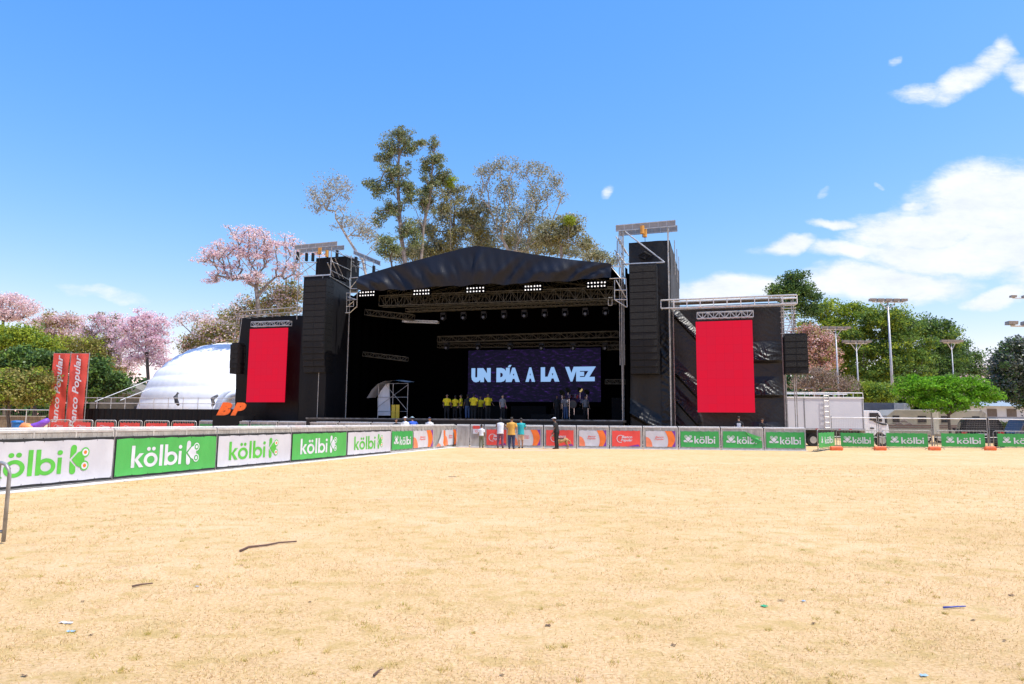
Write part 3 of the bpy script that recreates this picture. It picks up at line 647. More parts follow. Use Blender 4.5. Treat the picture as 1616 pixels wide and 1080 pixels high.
# ---------------- text screen
v = 9.6; c0 = S(738, 634, v); c1 = S(737.5, 553, v); c2 = S(948, 549.5, v); c3 = S(948, 635, v)
t = sroot('led_screen', ((c0[0]+c3[0])/2, v, DZ), 'wide dark purple video wall with pale blue capital letters at the back of the stage', 'screen')
def led_wall():
    m = bpy.data.materials.new('led_wall_picture'); m.use_nodes = True; nt = m.node_tree; N = nt.nodes; L = nt.links; p = N['Principled BSDF']
    p.inputs['Base Color'].default_value = (.002, .002, .004, 1); p.inputs['Roughness'].default_value = .5; p.inputs['Emission Strength'].default_value = .45; p.inputs['Specular IOR Level'].default_value = .1
    tc = N.new('ShaderNodeTexCoord'); mp = N.new('ShaderNodeMapping'); mp.inputs['Rotation'].default_value = (0, math.radians(25), 0); mp.inputs['Scale'].default_value = (.8, 1, 2.6); L.new(tc.outputs['Object'], mp.inputs[0])
    n = N.new('ShaderNodeTexNoise'); n.inputs['Scale'].default_value = 2.6; n.inputs['Detail'].default_value = 6; n.inputs['Roughness'].default_value = .7; L.new(mp.outputs[0], n.inputs['Vector'])
    r = N.new('ShaderNodeValToRGB'); L.new(n.outputs['Fac'], r.inputs[0]); e = r.color_ramp.elements; e.new(.5)
    e[0].position = .52; e[0].color = (.006, .006, .022, 1); e[1].position = .62; e[1].color = (.035, .012, .10, 1); e[2].position = .75; e[2].color = (.10, .05, .55, 1)
    L.new(r.outputs[0], p.inputs['Emission Color']); return m
zt = (c1[1]+c2[1])/2; zb = (c0[1]+c3[1])/2
MB().box(c0[0], c3[0], v, v+.12, zb, zt).build('panel', led_wall(), t)
q = MB().box(c0[0], c3[0], v-.01, v+.3, zb-.35, zb-.02); q.build('support_frame', BLACKM, t)
tl = S(744, 581.5, v-.01); tr = S(941.5, 602, v-.01); q = MB()
LT = led('screen_letters', (.30, .52, .90), .62)
for s_, xa, xb in (('UN', 744, 774.5), ('DIA', 783.5, 820.5), ('A', 829.5, 844.5), ('LA', 853.5, 883), ('VEZ', 892, 940.5)):
    a, b = U(xa, v), U(xb, v); put_text(q, s_, (a+b)/2, v-.03, (tl[1]+tr[1])/2, h=tl[1]-tr[1], w=b-a, bold=.08 if s_ == 'VEZ' else .11, spacing=1.04)
a, zz = S(803, 579, v); q.add([(a-.10, v-.03, zz-.05), (a+.12, v-.03, zz-.05), (a+.24, v-.03, zz+.13), (a+.04, v-.03, zz+.13)], [(0, 1, 2, 3)])
q.build('lettering', LT, t)
# black risers and amps in front of the wall
def riser(px0, px1, y0, v, dep, label, py1=660):
    a = S(px0, y0, v); b = S(px1, y0, v); q = MB().box(a[0], b[0], v, v+dep, DZ+.01, a[1]); return solo(q, 'stage_riser', mat('riser_black', (.005, .005, .006), .7, bump=.2, spec=.1), ((a[0]+b[0])/2, v, DZ), label, 'riser', rz=RZ, frame=stg, bevel=.02)
riser(738, 800, 640, 8, 1.4, 'black riser under the left half of the text screen'); riser(806, 862, 641, 7.8, 1.6, 'long black riser below the middle of the text screen'); riser(870, 930, 645, 7.4, 1.8, 'black riser that carries the drum kit')
riser(838, 870, 654, 2, .9, 'low black monitor box on the stage behind the man in teal'); riser(905, 925, 655, 2.2, .7, 'low black box on stage left of the right tower drape'); riser(965, 985, 628, 5.5, .9, 'tall black equipment case at the right side of the stage')
# drum kit
v = 7.6; a = S(905, 645, v); t = sroot('drum_kit', (a[0], v, a[1]), 'dark red drum kit with chrome stands on its riser at the right of the stage', 'drum kit')
CH = mat('chrome', (.7, .7, .72), .2, 1); RD = mat('drum_red', (.10, .012, .018), .25, coat=.5); SK = mat('drum_skin', (.55, .55, .53), .5); BR = mat('cymbal_brass', (.16, .12, .05), .35, .9)
bz = a[1]; bu = a[0]
MB().bar((bu, v-.2, bz+.3), (bu, v+.25, bz+.3), .29, 20).build('bass_drum', RD, t); MB().bar((bu, v-.215, bz+.3), (bu, v-.2, bz+.3), .27, 20).build('bass_drum_head', mat('bass_skin', (.05, .05, .055), .4), t)
for du, dz, rr in ((-.25, .72, .17), (.18, .72, .18), (-.7, .35, .22), (.68, .35, .24)):
    d_ = MB().bar((bu+du, v, bz+dz), (bu+du, v+.05, bz+dz+.26), rr, 16).build('drum_shell', RD, t); MB().bar((bu+du, v+.05, bz+dz+.262), (bu+du, v+.052, bz+dz+.275), rr*.97, 16).build('drum_skin', SK, d_)
for du, dz in ((-.9, 1.15), (-.45, 1.35), (.45, 1.35), (.95, 1.2)):
    MB().bar((bu+du, v+.2, bz), (bu+du, v+.2, bz+dz), .015, 5).build('stand', CH, t); MB().bar((bu+du, v+.2, bz+dz), (bu+du+.02, v+.18, bz+dz+.02), .23, 16).build('cymbal', BR, t)
# chrome rack and percussion stand beside
for px, lb in ((893, 'chrome percussion rack just left of the drum kit'), (917, 'low chrome keyboard stand in front of the drum kit')):
    v = 6.2; a = S(px, 655, v); t = sroot('instrument_stand', (a[0], v, DZ), lb, 'stand'); h = 1.5 if px < 900 else .85; w = .25 if px < 900 else .5
    MB().bar((a[0]-w, v, DZ), (a[0]-w, v, DZ+h), .02, 5).build('leg', CH, t); MB().bar((a[0]+w, v, DZ), (a[0]+w, v, DZ+h), .02, 5).build('leg', CH, t); MB().bar((a[0]-w-.05, v, DZ+h), (a[0]+w+.05, v, DZ+h), .022, 5).build('crossbar', CH, t)
# white arched marquee flap and its scaffold at the left of the stage
v = 2.6; pts = [S(583, 628, v), S(590, 618, v), S(598, 609, v), S(608, 603.5, v), S(622, 601, v), S(622, 606, v), S(612, 612, v), S(604, 622, v), S(600, 632, v), S(600, 656, v), S(588, 656, v)]
t = sroot('arched_canopy', (U(600, v), v, DZ), 'small grey white arched canopy with a scaffold frame at the left of the stage', 'canopy')
WT = clothmat('white_tarpaulin', (.62, .63, .66), .45, .8, 3, (1, 1, .4))
pl = [S(596, 656, v), S(596, 629, v), S(600, 618, v), S(607, 609, v), S(614, 604, v), S(616, 656, v)]
MB().prism([(u, v, max(z, DZ+.01)) for u, z in pl], (0, .06, 0)).build('side_curtain', WT, t)
tp = [S(584, 629, v), S(592, 616, v), S(601, 607, v), S(612, 602.3, v), S(628, 601, v), S(646, 604, v)]
q = MB(); n = len(tp); q.add([(u, v-.5, z) for u, z in tp]+[(u, v+.9, z+.1) for u, z in tp], [(i, i+1, i+1+n, i+n) for i in range(n-1)]); q.build('roof_cover', WT, t, True)
x0, x1 = U(601, v), U(647, v); zt_ = Z(620, 606, v); sc = MB()
for x in (x0, (x0+x1)/2, x1):
    MB().bar((x, v-.3, DZ), (x, v-.3, zt_), .025, 5).build('standard', STEEL, t)
for z in (DZ+.5, DZ+1.5, zt_): MB().bar((x0, v-.3, z), (x1, v-.3, z), .022, 5).build('ledger', STEEL, t)
MB().bar((x0, v-.33, DZ+.8), (x1, v-.33, zt_-.1), .022, 5).build('brace', STEEL, t); MB().bar((x1, v-.36, DZ+.6), (x0+.5, v-.36, zt_), .022, 5).build('brace', STEEL, t)
for px, lb in ((620.5, 'left of two yellow panels under the arched canopy'), (627, 'right of two yellow panels under the arched canopy')):
    v2 = 2.1; a = S(px-2.6, 639, v2); b = S(px+2.6, 655, v2); solo(MB().box(a[0], b[0], v2, v2+.08, DZ+.01, a[1]), 'yellow_panel', mat('yellow_plastic', (.75, .50, .03), .5), ((a[0]+b[0])/2, v2, DZ), lb, 'panel', 'yellow panels', rz=RZ, frame=stg, bevel=.02)

# ---------------- scaffold helpers
def scaffold(t, us, vs, z0, z1, step, m=STEEL, r=.028, braces=True, skip=()):
    for u in us:
        for v in vs: MB().bar((u, v, z0), (u, v, z1), r, 6).build('standard', m, t)
    z = z0+step
    while z < z1+.01:
        for v in vs: MB().bar((us[0]-.15, v, z), (us[-1]+.15, v, z), r*.85, 5).build('ledger', m, t)
        for u in us: MB().bar((u, vs[0]-.1, z+.05), (u, vs[-1]+.1, z+.05), r*.85, 5).build('ledger', m, t)
        if braces:
            MB().bar((us[0], vs[0], z-step), (us[-1], vs[0], z), r*.8, 5).build('brace', m, t)
            MB().bar((us[-1], vs[0], z), (us[-1], vs[-1], z-step), r*.8, 5).build('brace', m, t)
            MB().bar((us[0], vs[0], z), (us[0], vs[-1], z-step), r*.8, 5).build('brace', m, t)
        z += step
def hoist(t, u, v, z, zend):
    MB().bar((u, v, z), (u, v, z-.5), .13, 10).build('hoist', YEL, t); MB().bar((u, v, z-.5), (u, v, zend), .018, 5).build('chain', CAB, t)
def beam(t, p, q, h=.36):
    p = Vector(p); q = Vector(q); d = (q-p).normalized(); x, y = frameof(d); b = MB()
    for z in (0, h): b.bar(p+Vector((0, 0, z)), q+Vector((0, 0, z)), .035, 6)
    L = (q-p).length; n = max(3, int(L/.5))
    for i in range(n+1): c = p+d*(L*i/n); b.bar(c, c+Vector((0, 0, h)), .018, 4)
    o = b.build('roof_beam', ALU, t); b2 = MB(); n2 = Vector((0, 0, 1)).cross(d)*.004
    b2.add([p-n2+Vector((0, 0, .03)), q-n2+Vector((0, 0, .03)), q-n2+Vector((0, 0, h-.03)), p-n2+Vector((0, 0, h-.03))], [(0, 1, 2, 3)]).build('beam_web', mat('beam_web_grey', (.30, .29, .28), .5, .3), o)
def line_array(u0, u1, v, ztop, zbot, n, label, curve=.0, dep=.9, group='line arrays'):
    t = sroot('line_array', ((u0+u1)/2, v, ztop), label, 'speaker array', group)
    MB().box(u0+.05, u1-.05, v+.1, v+dep-.1, ztop-.10, ztop).build('rigging_frame', CAB, t); h = (ztop-.12-zbot)/n
    for i in range(n):
        f = max(0, i-n*.55)/(n*.45); y = v+curve*f*f; za = ztop-.12-h*i; zb = za-h+.009; um = (u0+u1)/2; w = (u1-u0)
        b = MB().prism([(u0, y, za), (u1, y, za), (u1-.0, y+.05*f, zb), (u0, y+.05*f, zb)], (0, dep, 0)); c = b.build('speaker_cabinet', CAB, t, bevel=.012)
        MB().box(u0+.04, um-.02, y-.012, y-.002, zb+.03, za-.03).add([(um+.02, y-.012, zb+.03), (u1-.04, y-.012, zb+.03), (u1-.04, y-.012, za-.03), (um+.02, y-.012, za-.03)], [(0, 1, 2, 3)]).build('grille', GRILL, c)
    return t
def billow(q):                                         # slack cloth bellying out over a batten: q runs down the belly, 0 to 1
    return 0 if q <= 0 or q >= 1 else (q/.88 if q < .88 else (1-q)/.12)
def clamp(x): return max(0, min(1, x))
def crinkle(u, z):                                     # long sharp creases running down and across
    w = MN.noise(Vector((u*.9, z*.9, 3)))*1.4
    a = abs(MN.noise(Vector(((z+u*.55)*3.6+w, (u-z*.5)*.9, 0)))); b = abs(MN.noise(Vector(((z-u*.9)*4.5-w, (u+z)*1.1, 9)))); c_ = abs(MN.noise(Vector(((u+z*.2)*7, z*1.6+w, 5))))
    return .17*(.5-a)+.10*(.4-b)+.06*(.4-c_)
# ---------------- right tower
dR = 9.5; zRt = Z(1020, 381, .9)
t = sroot('speaker_tower', ((uR0+uR1)/2, 0, 0), 'tall black clad scaffold tower right of the stage, the higher of the two', 'tower', 'speaker towers')
W0 = uR0+.05; W1 = U(1061, 1.0)
def wallv(u0, u1, v, z0, z1, amp=.05, seed=0, nu=26, nv=30, top=None):
    r = random.Random(seed); p = [r.random()*6 for _ in range(5)]
    return MB().grid(lambda a, b: (u0+(u1-u0)*a, v-amp*(math.sin(a*7+b*9+p[0])+.7*math.sin(a*15-b*5+p[1])+.5*math.sin(b*31+a*9+p[2])), z0+(z1-z0)*b), nu, nv)
def tfront(a, b):
    z = zRt*b; u = W0+(W1-W0)*a; q = (3.0-a*1.5-z)/1.1; m = (q/.88 if 0 < q < .88 else (1-q)/.12 if .88 <= q < 1 else 0) if a < .75 else .5*max(0, min(1, (8-z)/2))
    w = .03*(math.sin(a*7+b*9+1)+.7*math.sin(a*15-b*5+2)); q_ = crinkle(u, z)
    return (u, 1.0-w-(.1+m)*q_-(.28*m if a < .75 else 0), z)
MB().grid(tfront, 60, 260).build('front_cloth', BLK_SH, t, True)
MB().grid(lambda a, b: (W1+.03*math.sin(b*23+a*9), 1.0+dR*a, zRt*b), 20, 30).build('side_cloth', MESHG, t, True)
q = MB().add([(W0, 1, zRt-.02), (W1, 1, zRt-.02), (W1, 1+dR, zRt-.02), (W0, 1+dR, zRt-.02)], [(0, 1, 2, 3)]); q.add([(W0, 1+dR, 0), (W1, 1+dR, 0), (W1, 1+dR, zRt), (W0, 1+dR, zRt)], [(0, 1, 2, 3)]); q.build('rear_cloth', BLACKM, t)
zp = Z(1056, 356, .2)
for u in (U(982, .2), uR1-.1):
    for v in (.2, .85): MB().bar((u, v, 0), (u, v, zp), .028, 6).build('standard', STEEL, t)
for z in (zp-.3, zp-1.5, zp-2.8):
    for u in (U(982, .2), uR1-.1): MB().bar((u, .1, z), (u, .95, z), .025, 5).build('ledger', STEEL, t); MB().bar((u, .2, z-1.2), (u, .85, z), .022, 5).build('brace', STEEL, t)
for px in (979, 986): MB().bar((U(px, .5), .5, 5), (U(px, .5), .5, zp), .03, 5).build('standard', STEEL, t)
for vv in (3.5, 6.0, 8.3): MB().bar((W1+.08, 1+vv, zRt-1.5), (W1+.08, 1+vv, zRt+.9), .03, 5).build('standard', STEEL, t)
MB().bar((U(984, .15), .15, Z(984, 362, .15)), (U(1052, .15), .15, Z(1052, 414, .15)), .045, 6).build('brace', ALU, t)
MB().bar((U(984, .1), .1, Z(984, 417, .1)), (U(1052, .1), .1, Z(1052, 414, .1)), .05, 6).build('ledger', ALU, t)
a = S(972, 365, 0); b = S(1066, 357, 0); beam(t, (a[0], 0, a[1]), (b[0], 0, b[1])); a = S(977, 372, 1.2); b = S(1069, 365, 1.2); beam(t, (a[0], 1.2, a[1]), (b[0], 1.2, b[1]))
hoist(t, U(1021, .6), .6, Z(1021, 362, .6), Z(1021, 412, .6)); hoist(t, U(1017, .0), -.05, Z(1017, 357, 0), Z(1017, 375, 0))
MB().tube([(U(1010, .7), .75, Z(1010, 403, .7)), (U(1020, .7), .55, Z(1020, 399, .7)), (U(1030, .7), .75, Z(1030, 403, .7)), (U(1020, .7), .6, Z(1020, 409, .7)), (U(1012, .7), .7, Z(1012, 405, .7))], [.09]*5, 6).build('cable_coil', CAB, t)
line_array(U(995, -.4), U(1039, -.4), -.4, Z(1015, 416, -.4), Z(1015, 590, -.4), 16, 'long black line array hanging in front of the right tower', .3, 1.0)
# bracket frames between roof and right tower
def bracket(pts, v, label, dv=.9):
    t = sroot('scaffold_bracket', (U(pts[0][0], v), v, Z(*pts[0][:2], v)), label, 'scaffold')
    return t
def lines(t, segs, v, m=ALU, r=.03):
    for x0, y0, x1, y1 in segs:
        a = S(x0, y0, v); b = S(x1, y1, v); MB().bar((a[0], v, a[1]), (b[0], v, b[1]), r, 5).build('tube', m, t)
t = sroot('scaffold_bracket', (U(972, -.1), -.1, Z(972, 440)), 'square aluminium truss end and scaffold bay between the roof edge and the right tower', 'scaffold')
lines(t, [(962, 421, 981, 420), (962, 421, 963, 440), (981, 420, 981, 439), (962, 440, 983, 439), (965, 422, 979, 439), (970, 442, 970, 473), (970, 473, 990, 473), (970, 458, 988, 458), (988, 440, 990, 485), (970, 473, 989, 485), (972, 442, 988, 470), (981, 439, 988, 440)], -.1, ALU)
lines(t, [(960, 470, 960, 482), (960, 482, 966, 482), (966, 470, 966, 482), (960, 470, 966, 470)], .5, STEEL)
lines(t, [(972, 373, 988, 400), (974, 380, 974, 420), (970, 395, 990, 420), (976, 376, 992, 404), (972, 400, 986, 440)], .6, STEEL, .035)
# ---------------- left tower
zLt = Z(490, 436.5, 0); LW0, LW1 = U(472.5, 0), U(514, 0)
t = sroot('speaker_tower', ((LW0+LW1)/2, 0, 0), 'black clad scaffold tower left of the stage, the lower of the two', 'tower', 'speaker towers')
wallv(LW0, LW1, 0, 0, zLt, .015, 5, 10, 10).build('front_cloth', BLACK, t, True)
MB().grid(lambda a, b: (LW1+(uT-LW1)*a, dL*a, Z(515, 437, 0)*b*(1-.0*a)), 14, 30).build('side_cloth', BLK_SH, t, True)
q = MB(); q.add([(LW0, 0, zLt), (LW1, 0, zLt), (uT, dL, zLt), (LW0, dL, zLt)], [(0, 1, 2, 3)]); q.add([(LW0, 0, 0), (LW0, dL, 0), (LW0, dL, zLt), (LW0, 0, zLt)], [(0, 1, 2, 3)]); q.add([(LW0, dL, 0), (uT, dL, 0), (uT, dL, zLt), (LW0, dL, zLt)], [(0, 1, 2, 3)]); q.build('rear_cloth', BLACKM, t)
v = 2.2; a = S(499, 408, v); b = S(548, 404, v); MB().box(a[0], b[0], v, v+1.8, zLt-.5, (a[1]+b[1])/2).build('upper_cloth', BLACK, t)
MB().box(LW0-.05, LW1+.02, -.06, .02, zLt-.02, zLt+.07).build('ledger', ALU, t)
for px, py in ((464, 393), (515, 390)): MB().bar((U(px, .3), .3, zLt-3 if px < 470 else 0), (U(px, .3), .3, Z(px, py, .3)), .035, 6).build('standard', STEEL, t)
MB().bar((LW1-.55, -.02, 0), (LW1-.55, -.02, zLt), .03, 5).build('standard', STEEL, t)
v = 3.6
MB().bar((U(547, dL), dL+.02, 0), (U(547, dL), dL+.02, Z(548, 404, dL)), .05, 6).build('standard', STEEL, t)
for k in range(4):      # rising guard rails and braces of the tower's stage side
    y0 = [396, 413, 427, 437][k]; p = (LW1+.03, -.02, Z(515, y0, 0)); q_ = (uT+.06, dL, Z(547, y0+13+k*2, dL)); MB().bar(p, q_, .035, 5).build('ledger', ALU, t)
for (x0, y0, x1, y1) in ((516, 415, 545, 484), (516, 438, 544, 494), (521, 406, 547, 470), (528, 408, 548, 456)):
    f0 = (x0-515)/32*dL; f1 = (x1-515)/32*dL; a = S(x0, y0, f0); b = S(x1, y1, f1); MB().bar((a[0]+.08, f0-.05, a[1]), (b[0]+.08, f1-.05, b[1]), .04, 5).build('brace', ALU, t)
a = S(465, 394, .1); b = S(532, 388, .1); beam(t, (a[0], .1, a[1]), (b[0], .1, b[1]), .3); a = S(474, 399, 1.6); b = S(543, 394, 1.6); beam(t, (a[0], 1.6, a[1]), (b[0], 1.6, b[1]), .3)
hoist(t, U(496, .2), .2, Z(496, 391, .2), Z(496, 437, .2)); hoist(t, U(508, 1.6), 1.6, Z(508, 396, 1.6), Z(508, 408, 1.6))
for (x0, y0, x1, y1, v) in [(464, 395, 464, 440, 1), (464, 416, 500, 414, 1), (464, 440, 500, 414, 1), (464, 396, 490, 440, 1), (468, 403, 498, 428, 2), (548, 405, 590, 414, 3), (548, 418, 580, 425, 3), (548, 405, 575, 428, 3), (550, 425, 578, 408, 3), (590, 412, 590, 428, 3), (560, 404, 562, 430, 3), (545, 402, 600, 428, 4), (548, 432, 570, 415, 4), (530, 392, 560, 420, 3), (575, 402, 578, 430, 4)]:
    a = S(x0, y0, v); b = S(x1, y1, v); MB().bar((a[0], v, a[1]), (b[0], v, b[1]), .028, 5).build('brace', STEEL, t)
a = S(558, 401, 5); b = S(600, 419, 3); beam(t, (a[0], 5, a[1]), (b[0], 3, b[1]), .28)
for px, py in ((470, 400), (484, 402), (494, 402), (532, 398), (562, 408), (590, 422)):
    a = S(px, py, 1.2); MB().box(a[0]-.07, a[0]+.07, 1.1, 1.3, a[1]-.5, a[1]+.1).build('clamp', CAB, t)
line_array(U(474, -.5), U(509, -.5), -.5, Z(490, 440, -.5), Z(490, 588, -.5), 15, 'long black line array hanging in front of the left tower', .4, 1.0)
t = sroot('scaffold_bracket', (U(556, 1), 1, Z(556, 440, 1)), 'square aluminium truss end and scaffold bay between the left tower and the roof edge', 'scaffold')
lines(t, [(552, 439, 565, 438), (552, 439, 552, 456), (565, 438, 565, 456), (552, 456, 566, 456), (553, 455, 565, 440), (548, 463, 564, 462), (564, 458, 563, 486), (548, 474, 564, 473), (558, 475, 558, 483), (547, 484, 558, 484), (545, 494, 552, 494), (552, 494, 563, 484), (547, 462, 547, 494), (549, 469, 562, 473), (550, 482, 558, 476)], 1, ALU)
# ---------------- wings and portrait screens
RED = led('red_screen_picture', (.80, .008, .040), .60)
def led_seams(m, col):
    nt = m.node_tree; N = nt.nodes; L = nt.links; p = N['Principled BSDF']; tc = N.new('ShaderNodeTexCoord'); sp = N.new('ShaderNodeSeparateXYZ'); cb = N.new('ShaderNodeCombineXYZ'); L.new(tc.outputs['Object'], sp.inputs[0]); L.new(sp.outputs[0], cb.inputs[0]); L.new(sp.outputs[2], cb.inputs[1])
    br = N.new('ShaderNodeTexBrick'); br.offset = 0; br.inputs['Scale'].default_value = 1; br.inputs['Brick Width'].default_value = .5; br.inputs['Row Height'].default_value = .5; br.inputs['Mortar Size'].default_value = .006
    br.inputs['Color1'].default_value = (*col, 1); br.inputs['Color2'].default_value = (col[0]*.94, col[1]*1.3, col[2]*1.12, 1); br.inputs['Mortar'].default_value = (col[0]*.80, col[1], col[2], 1); L.new(cb.outputs[0], br.inputs['Vector']); L.new(br.outputs['Color'], p.inputs['Emission Color'])
led_seams(RED, (.80, .008, .040))
def portrait(pxs, v, label, tv, hang):
    (x0, y0), (x1, y1), (x2, y2), (x3, y3) = pxs; a = S(x0, y0, v); b = S(x2, y2, v); w = (S(x1, y1, v)[0]-a[0]+b[0]-S(x3, y3, v)[0])/2; h = ((a[1]-S(x3, y3, v)[1])+(S(x1, y1, v)[1]-b[1]))/2
    cx = (a[0]+b[0])/2; cz = (a[1]+b[1])/2; t = sroot('portrait_screen', (cx, v, cz-h/2), label, 'screen', 'portrait video screens')
    MB().box(cx-w/2, cx+w/2, v, v+.1, cz-h/2, cz+h/2).build('panel', RED, t); fr = MB()
    for k in range(9): zz = cz-h/2+h*k/8; fr.box(cx-w/2+.03, cx+w/2-.03, v+.102, v+.22, max(zz-.04, cz-h/2), min(zz+.04, cz+h/2))
    fr.build('rear_frame', CAB, t)
    for px in (-.3, .3): MB().bar((cx+px*w, v+.05, cz+h/2), (cx+px*w, v+.05, hang), .02, 5).build('hanging_chain', CAB, t)
    return cx, cz, w, h
vR = .6
cx, cz, w, h = portrait([(1098.5, 508), (1188, 506.5), (1191, 651.5), (1100.5, 652)], vR, 'tall bright red video screen on the right wing of the stage', vR, Z(1145, 494, vR))
a = S(1100, 503, vR); b = S(1189, 500, vR); truss((a[0], vR, a[1]), (b[0], vR, b[1]), .36, .36, 10, 'bright truss from which the right red screen hangs', 'screen trusses', m=ALU, r=.035, lace=.02)
vw = 2.6; wl = U(1062, vw); wr_ = U(1241, vw); zw = Z(1150, 481, vw)
t = sroot('stage_wing', ((wl+wr_)/2, vw, 0), 'black tarpaulin wing wall right of the stage behind the red screen', 'stage wing', 'stage wings')
WL = W1-.1; us0, us1 = U(1098, vw), U(1190, vw)
def wing(a, b):
    u = WL+(wr_-WL)*a; z = zw*b; m = 0; dep = 0
    if u < us0+.4:                                     # slack diagonal folds left of the screen
        s_ = z+(u-WL)*1.15; e = clamp((us0+.4-u)/.3)
        for c_, w_ in ((zw+.3, .8), (5.9, 1.2), (4.1, 1.1), (2.3, .5)): m = max(m, billow((c_-s_)/w_)*e); dep = max(dep, .30*m*w_)
    elif u > us1-.3:                                   # slack folds right of it
        e = clamp((u-us1+.3)/.2)*clamp((us1+1.75-u)/.9)
        for c_, w_ in ((6.5, 1.35), (4.35, 1.3), (1.6, .8)): m = max(m, billow((c_-z)/w_)*e); dep = max(dep, .26*m*w_)
    w = .04*(math.sin(a*7+b*9)+.7*math.sin(a*15-b*5+1))
    return (u, vw-w-dep-(.10+.9*m)*crinkle(u, z), z)
MB().grid(wing, 260, 300).build('wing_cloth', mat('crumpled_tarpaulin', (.017, .017, .019), .42, bump=.25, bscale=9, spec=.45), t, True)
q = MB()
for px in (1064, 1237): u = U(px, vw-.5); q = MB().bar((u, vw-.5, 0), (u, vw-.5, zw+.4), .045, 6); q.build('standard', STEEL, t)
ra = [S(1043, 484, .1), S(1258, 476, .1)]
for i, (dv, dz) in enumerate(((0, 0), (0, .5), (1.1, .1), (1.1, .55))):
    MB().bar((ra[0][0], .1+dv, ra[0][1]+dz-.12), (ra[1][0], .1+dv, ra[1][1]+dz-.12), .05, 6).build('top_beam', GALV, t)
for k in range(11):
    f = k/10; u = ra[0][0]+(ra[1][0]-ra[0][0])*f; z = ra[0][1]+(ra[1][1]-ra[0][1])*f-.12
    MB().bar((u, .1, z), (u, .1, z+.5), .03, 5).build('top_beam', PLATE, t); MB().bar((u, .1, z+.02), (u, 1.2, z+.1), .03, 5).build('top_beam', PLATE, t)
# planks added over the top of the wing only to cast bands of shade
for k, (zz, vv, wd) in enumerate(((zw+.02, 1.3, .9), (zw-.5, .75, .25))):
    MB().box(W1+.2, wr_-.2, vv, vv+wd, zz, zz+.04).build('shade_plank', STEEL, t)
# scaffold end bay right of the wing with the side array
t = sroot('scaffold_tower', (U(1250, 1.2), 1.2, 0), 'slim scaffold bay at the right end of the stage carrying the side speakers', 'scaffold')
us = (U(1240, 1.0), U(1256, 1.0)); zt_ = Z(1250, 470, 1.0)
for u in us:
    for vv in (.9, 2.0): MB().bar((u, vv, 0), (u, vv, zt_), .03, 5).build('standard', STEEL, t)
for py in range(478, 530, 9):
    z = Z(1248, py, 1.0)
    for vv in (.9, 2.0): MB().bar((us[0]-.1, vv, z), (us[1]+.15, vv, z), .025, 5).build('ledger', ALU, t)
MB().bar((us[1]+.1, .85, Z(1250, 490, 1)), (us[0], .85, Z(1250, 535, 1)), .03, 5).build('brace', ALU, t); MB().bar((us[0], 2, Z(1250, 480, 1)), (us[1], .9, Z(1250, 520, 1)), .03, 5).build('brace', ALU, t)
MB().bar((us[0]-.1, .9, zt_-.05), (U(1262, .9), .9, zt_-.05), .05, 5).build('ledger', ALU, t)
line_array(U(1240, .4), U(1277, .4), .4, Z(1258, 526, .4), Z(1258, 590, .4), 6, 'short wide black line array hanging at the far right end of the stage', .1, 1.1, 'side line arrays')
# left wing
vL = 1.2
cx, cz, w, h = portrait([(395, 519), (454, 518.5), (447.5, 635.5), (387.5, 635)], vL, 'tall red video screen on the left wing of the stage', vL, Z(425, 508, vL))
a = S(396, 515.5, vL); b = S(456, 513.5, vL); truss((a[0], vL, a[1]), (b[0], vL, b[1]), .34, .34, 8, 'grey truss from which the left red screen hangs', 'screen trusses', m=ALU, r=.03, lace=.018)
vw = 2.4; wl = U(373, vw); zw2 = Z(420, 500, vw)
t = sroot('stage_wing', ((wl+LW0)/2, vw, 0), 'black cloth wing wall left of the stage behind the red screen', 'stage wing', 'stage wings')
wallv(wl, LW0+.3, vw, 0, zw2, .04, 12, 30, 30).build('wing_cloth', BLACK, t, True)
a = S(377, 497, 1.0); b = S(474, 490, 1.0)
for dz in (0, .35): MB().bar((a[0], 1.0, a[1]+dz-.1), (b[0], 1.0, b[1]+dz-.1), .04, 5).build('top_beam', STEEL, t)
for k in range(9): f = k/8; u = a[0]+(b[0]-a[0])*f; z = a[1]+(b[1]-a[1])*f-.1; MB().bar((u, 1.0, z), (u, 1.0, z+.35), .022, 4).build('top_beam', STEEL, t); MB().bar((u, 1.0, z), (u, vw, z+.02), .022, 4).build('top_beam', STEEL, t)
for k in range(4): z = Z(372, 500+k*12, 1.5); MB().bar((wl-.5, 1.5, z), (wl+.3, 1.5, z), .025, 4).build('ledger', STEEL, t)
for px in (364, 372): MB().bar((U(px, 1.5), 1.5, Z(px, 560, 1.5)), (U(px+5, 1.5), 1.5, Z(px, 495, 1.5)), .025, 4).build('brace', STEEL, t)
line_array(U(360.5, .8), U(373, .8), .8, Z(366, 541, .8), Z(366, 590, .8), 6, 'short black line array hanging at the left end of the stage before the dome', .1, .9, 'side line arrays')
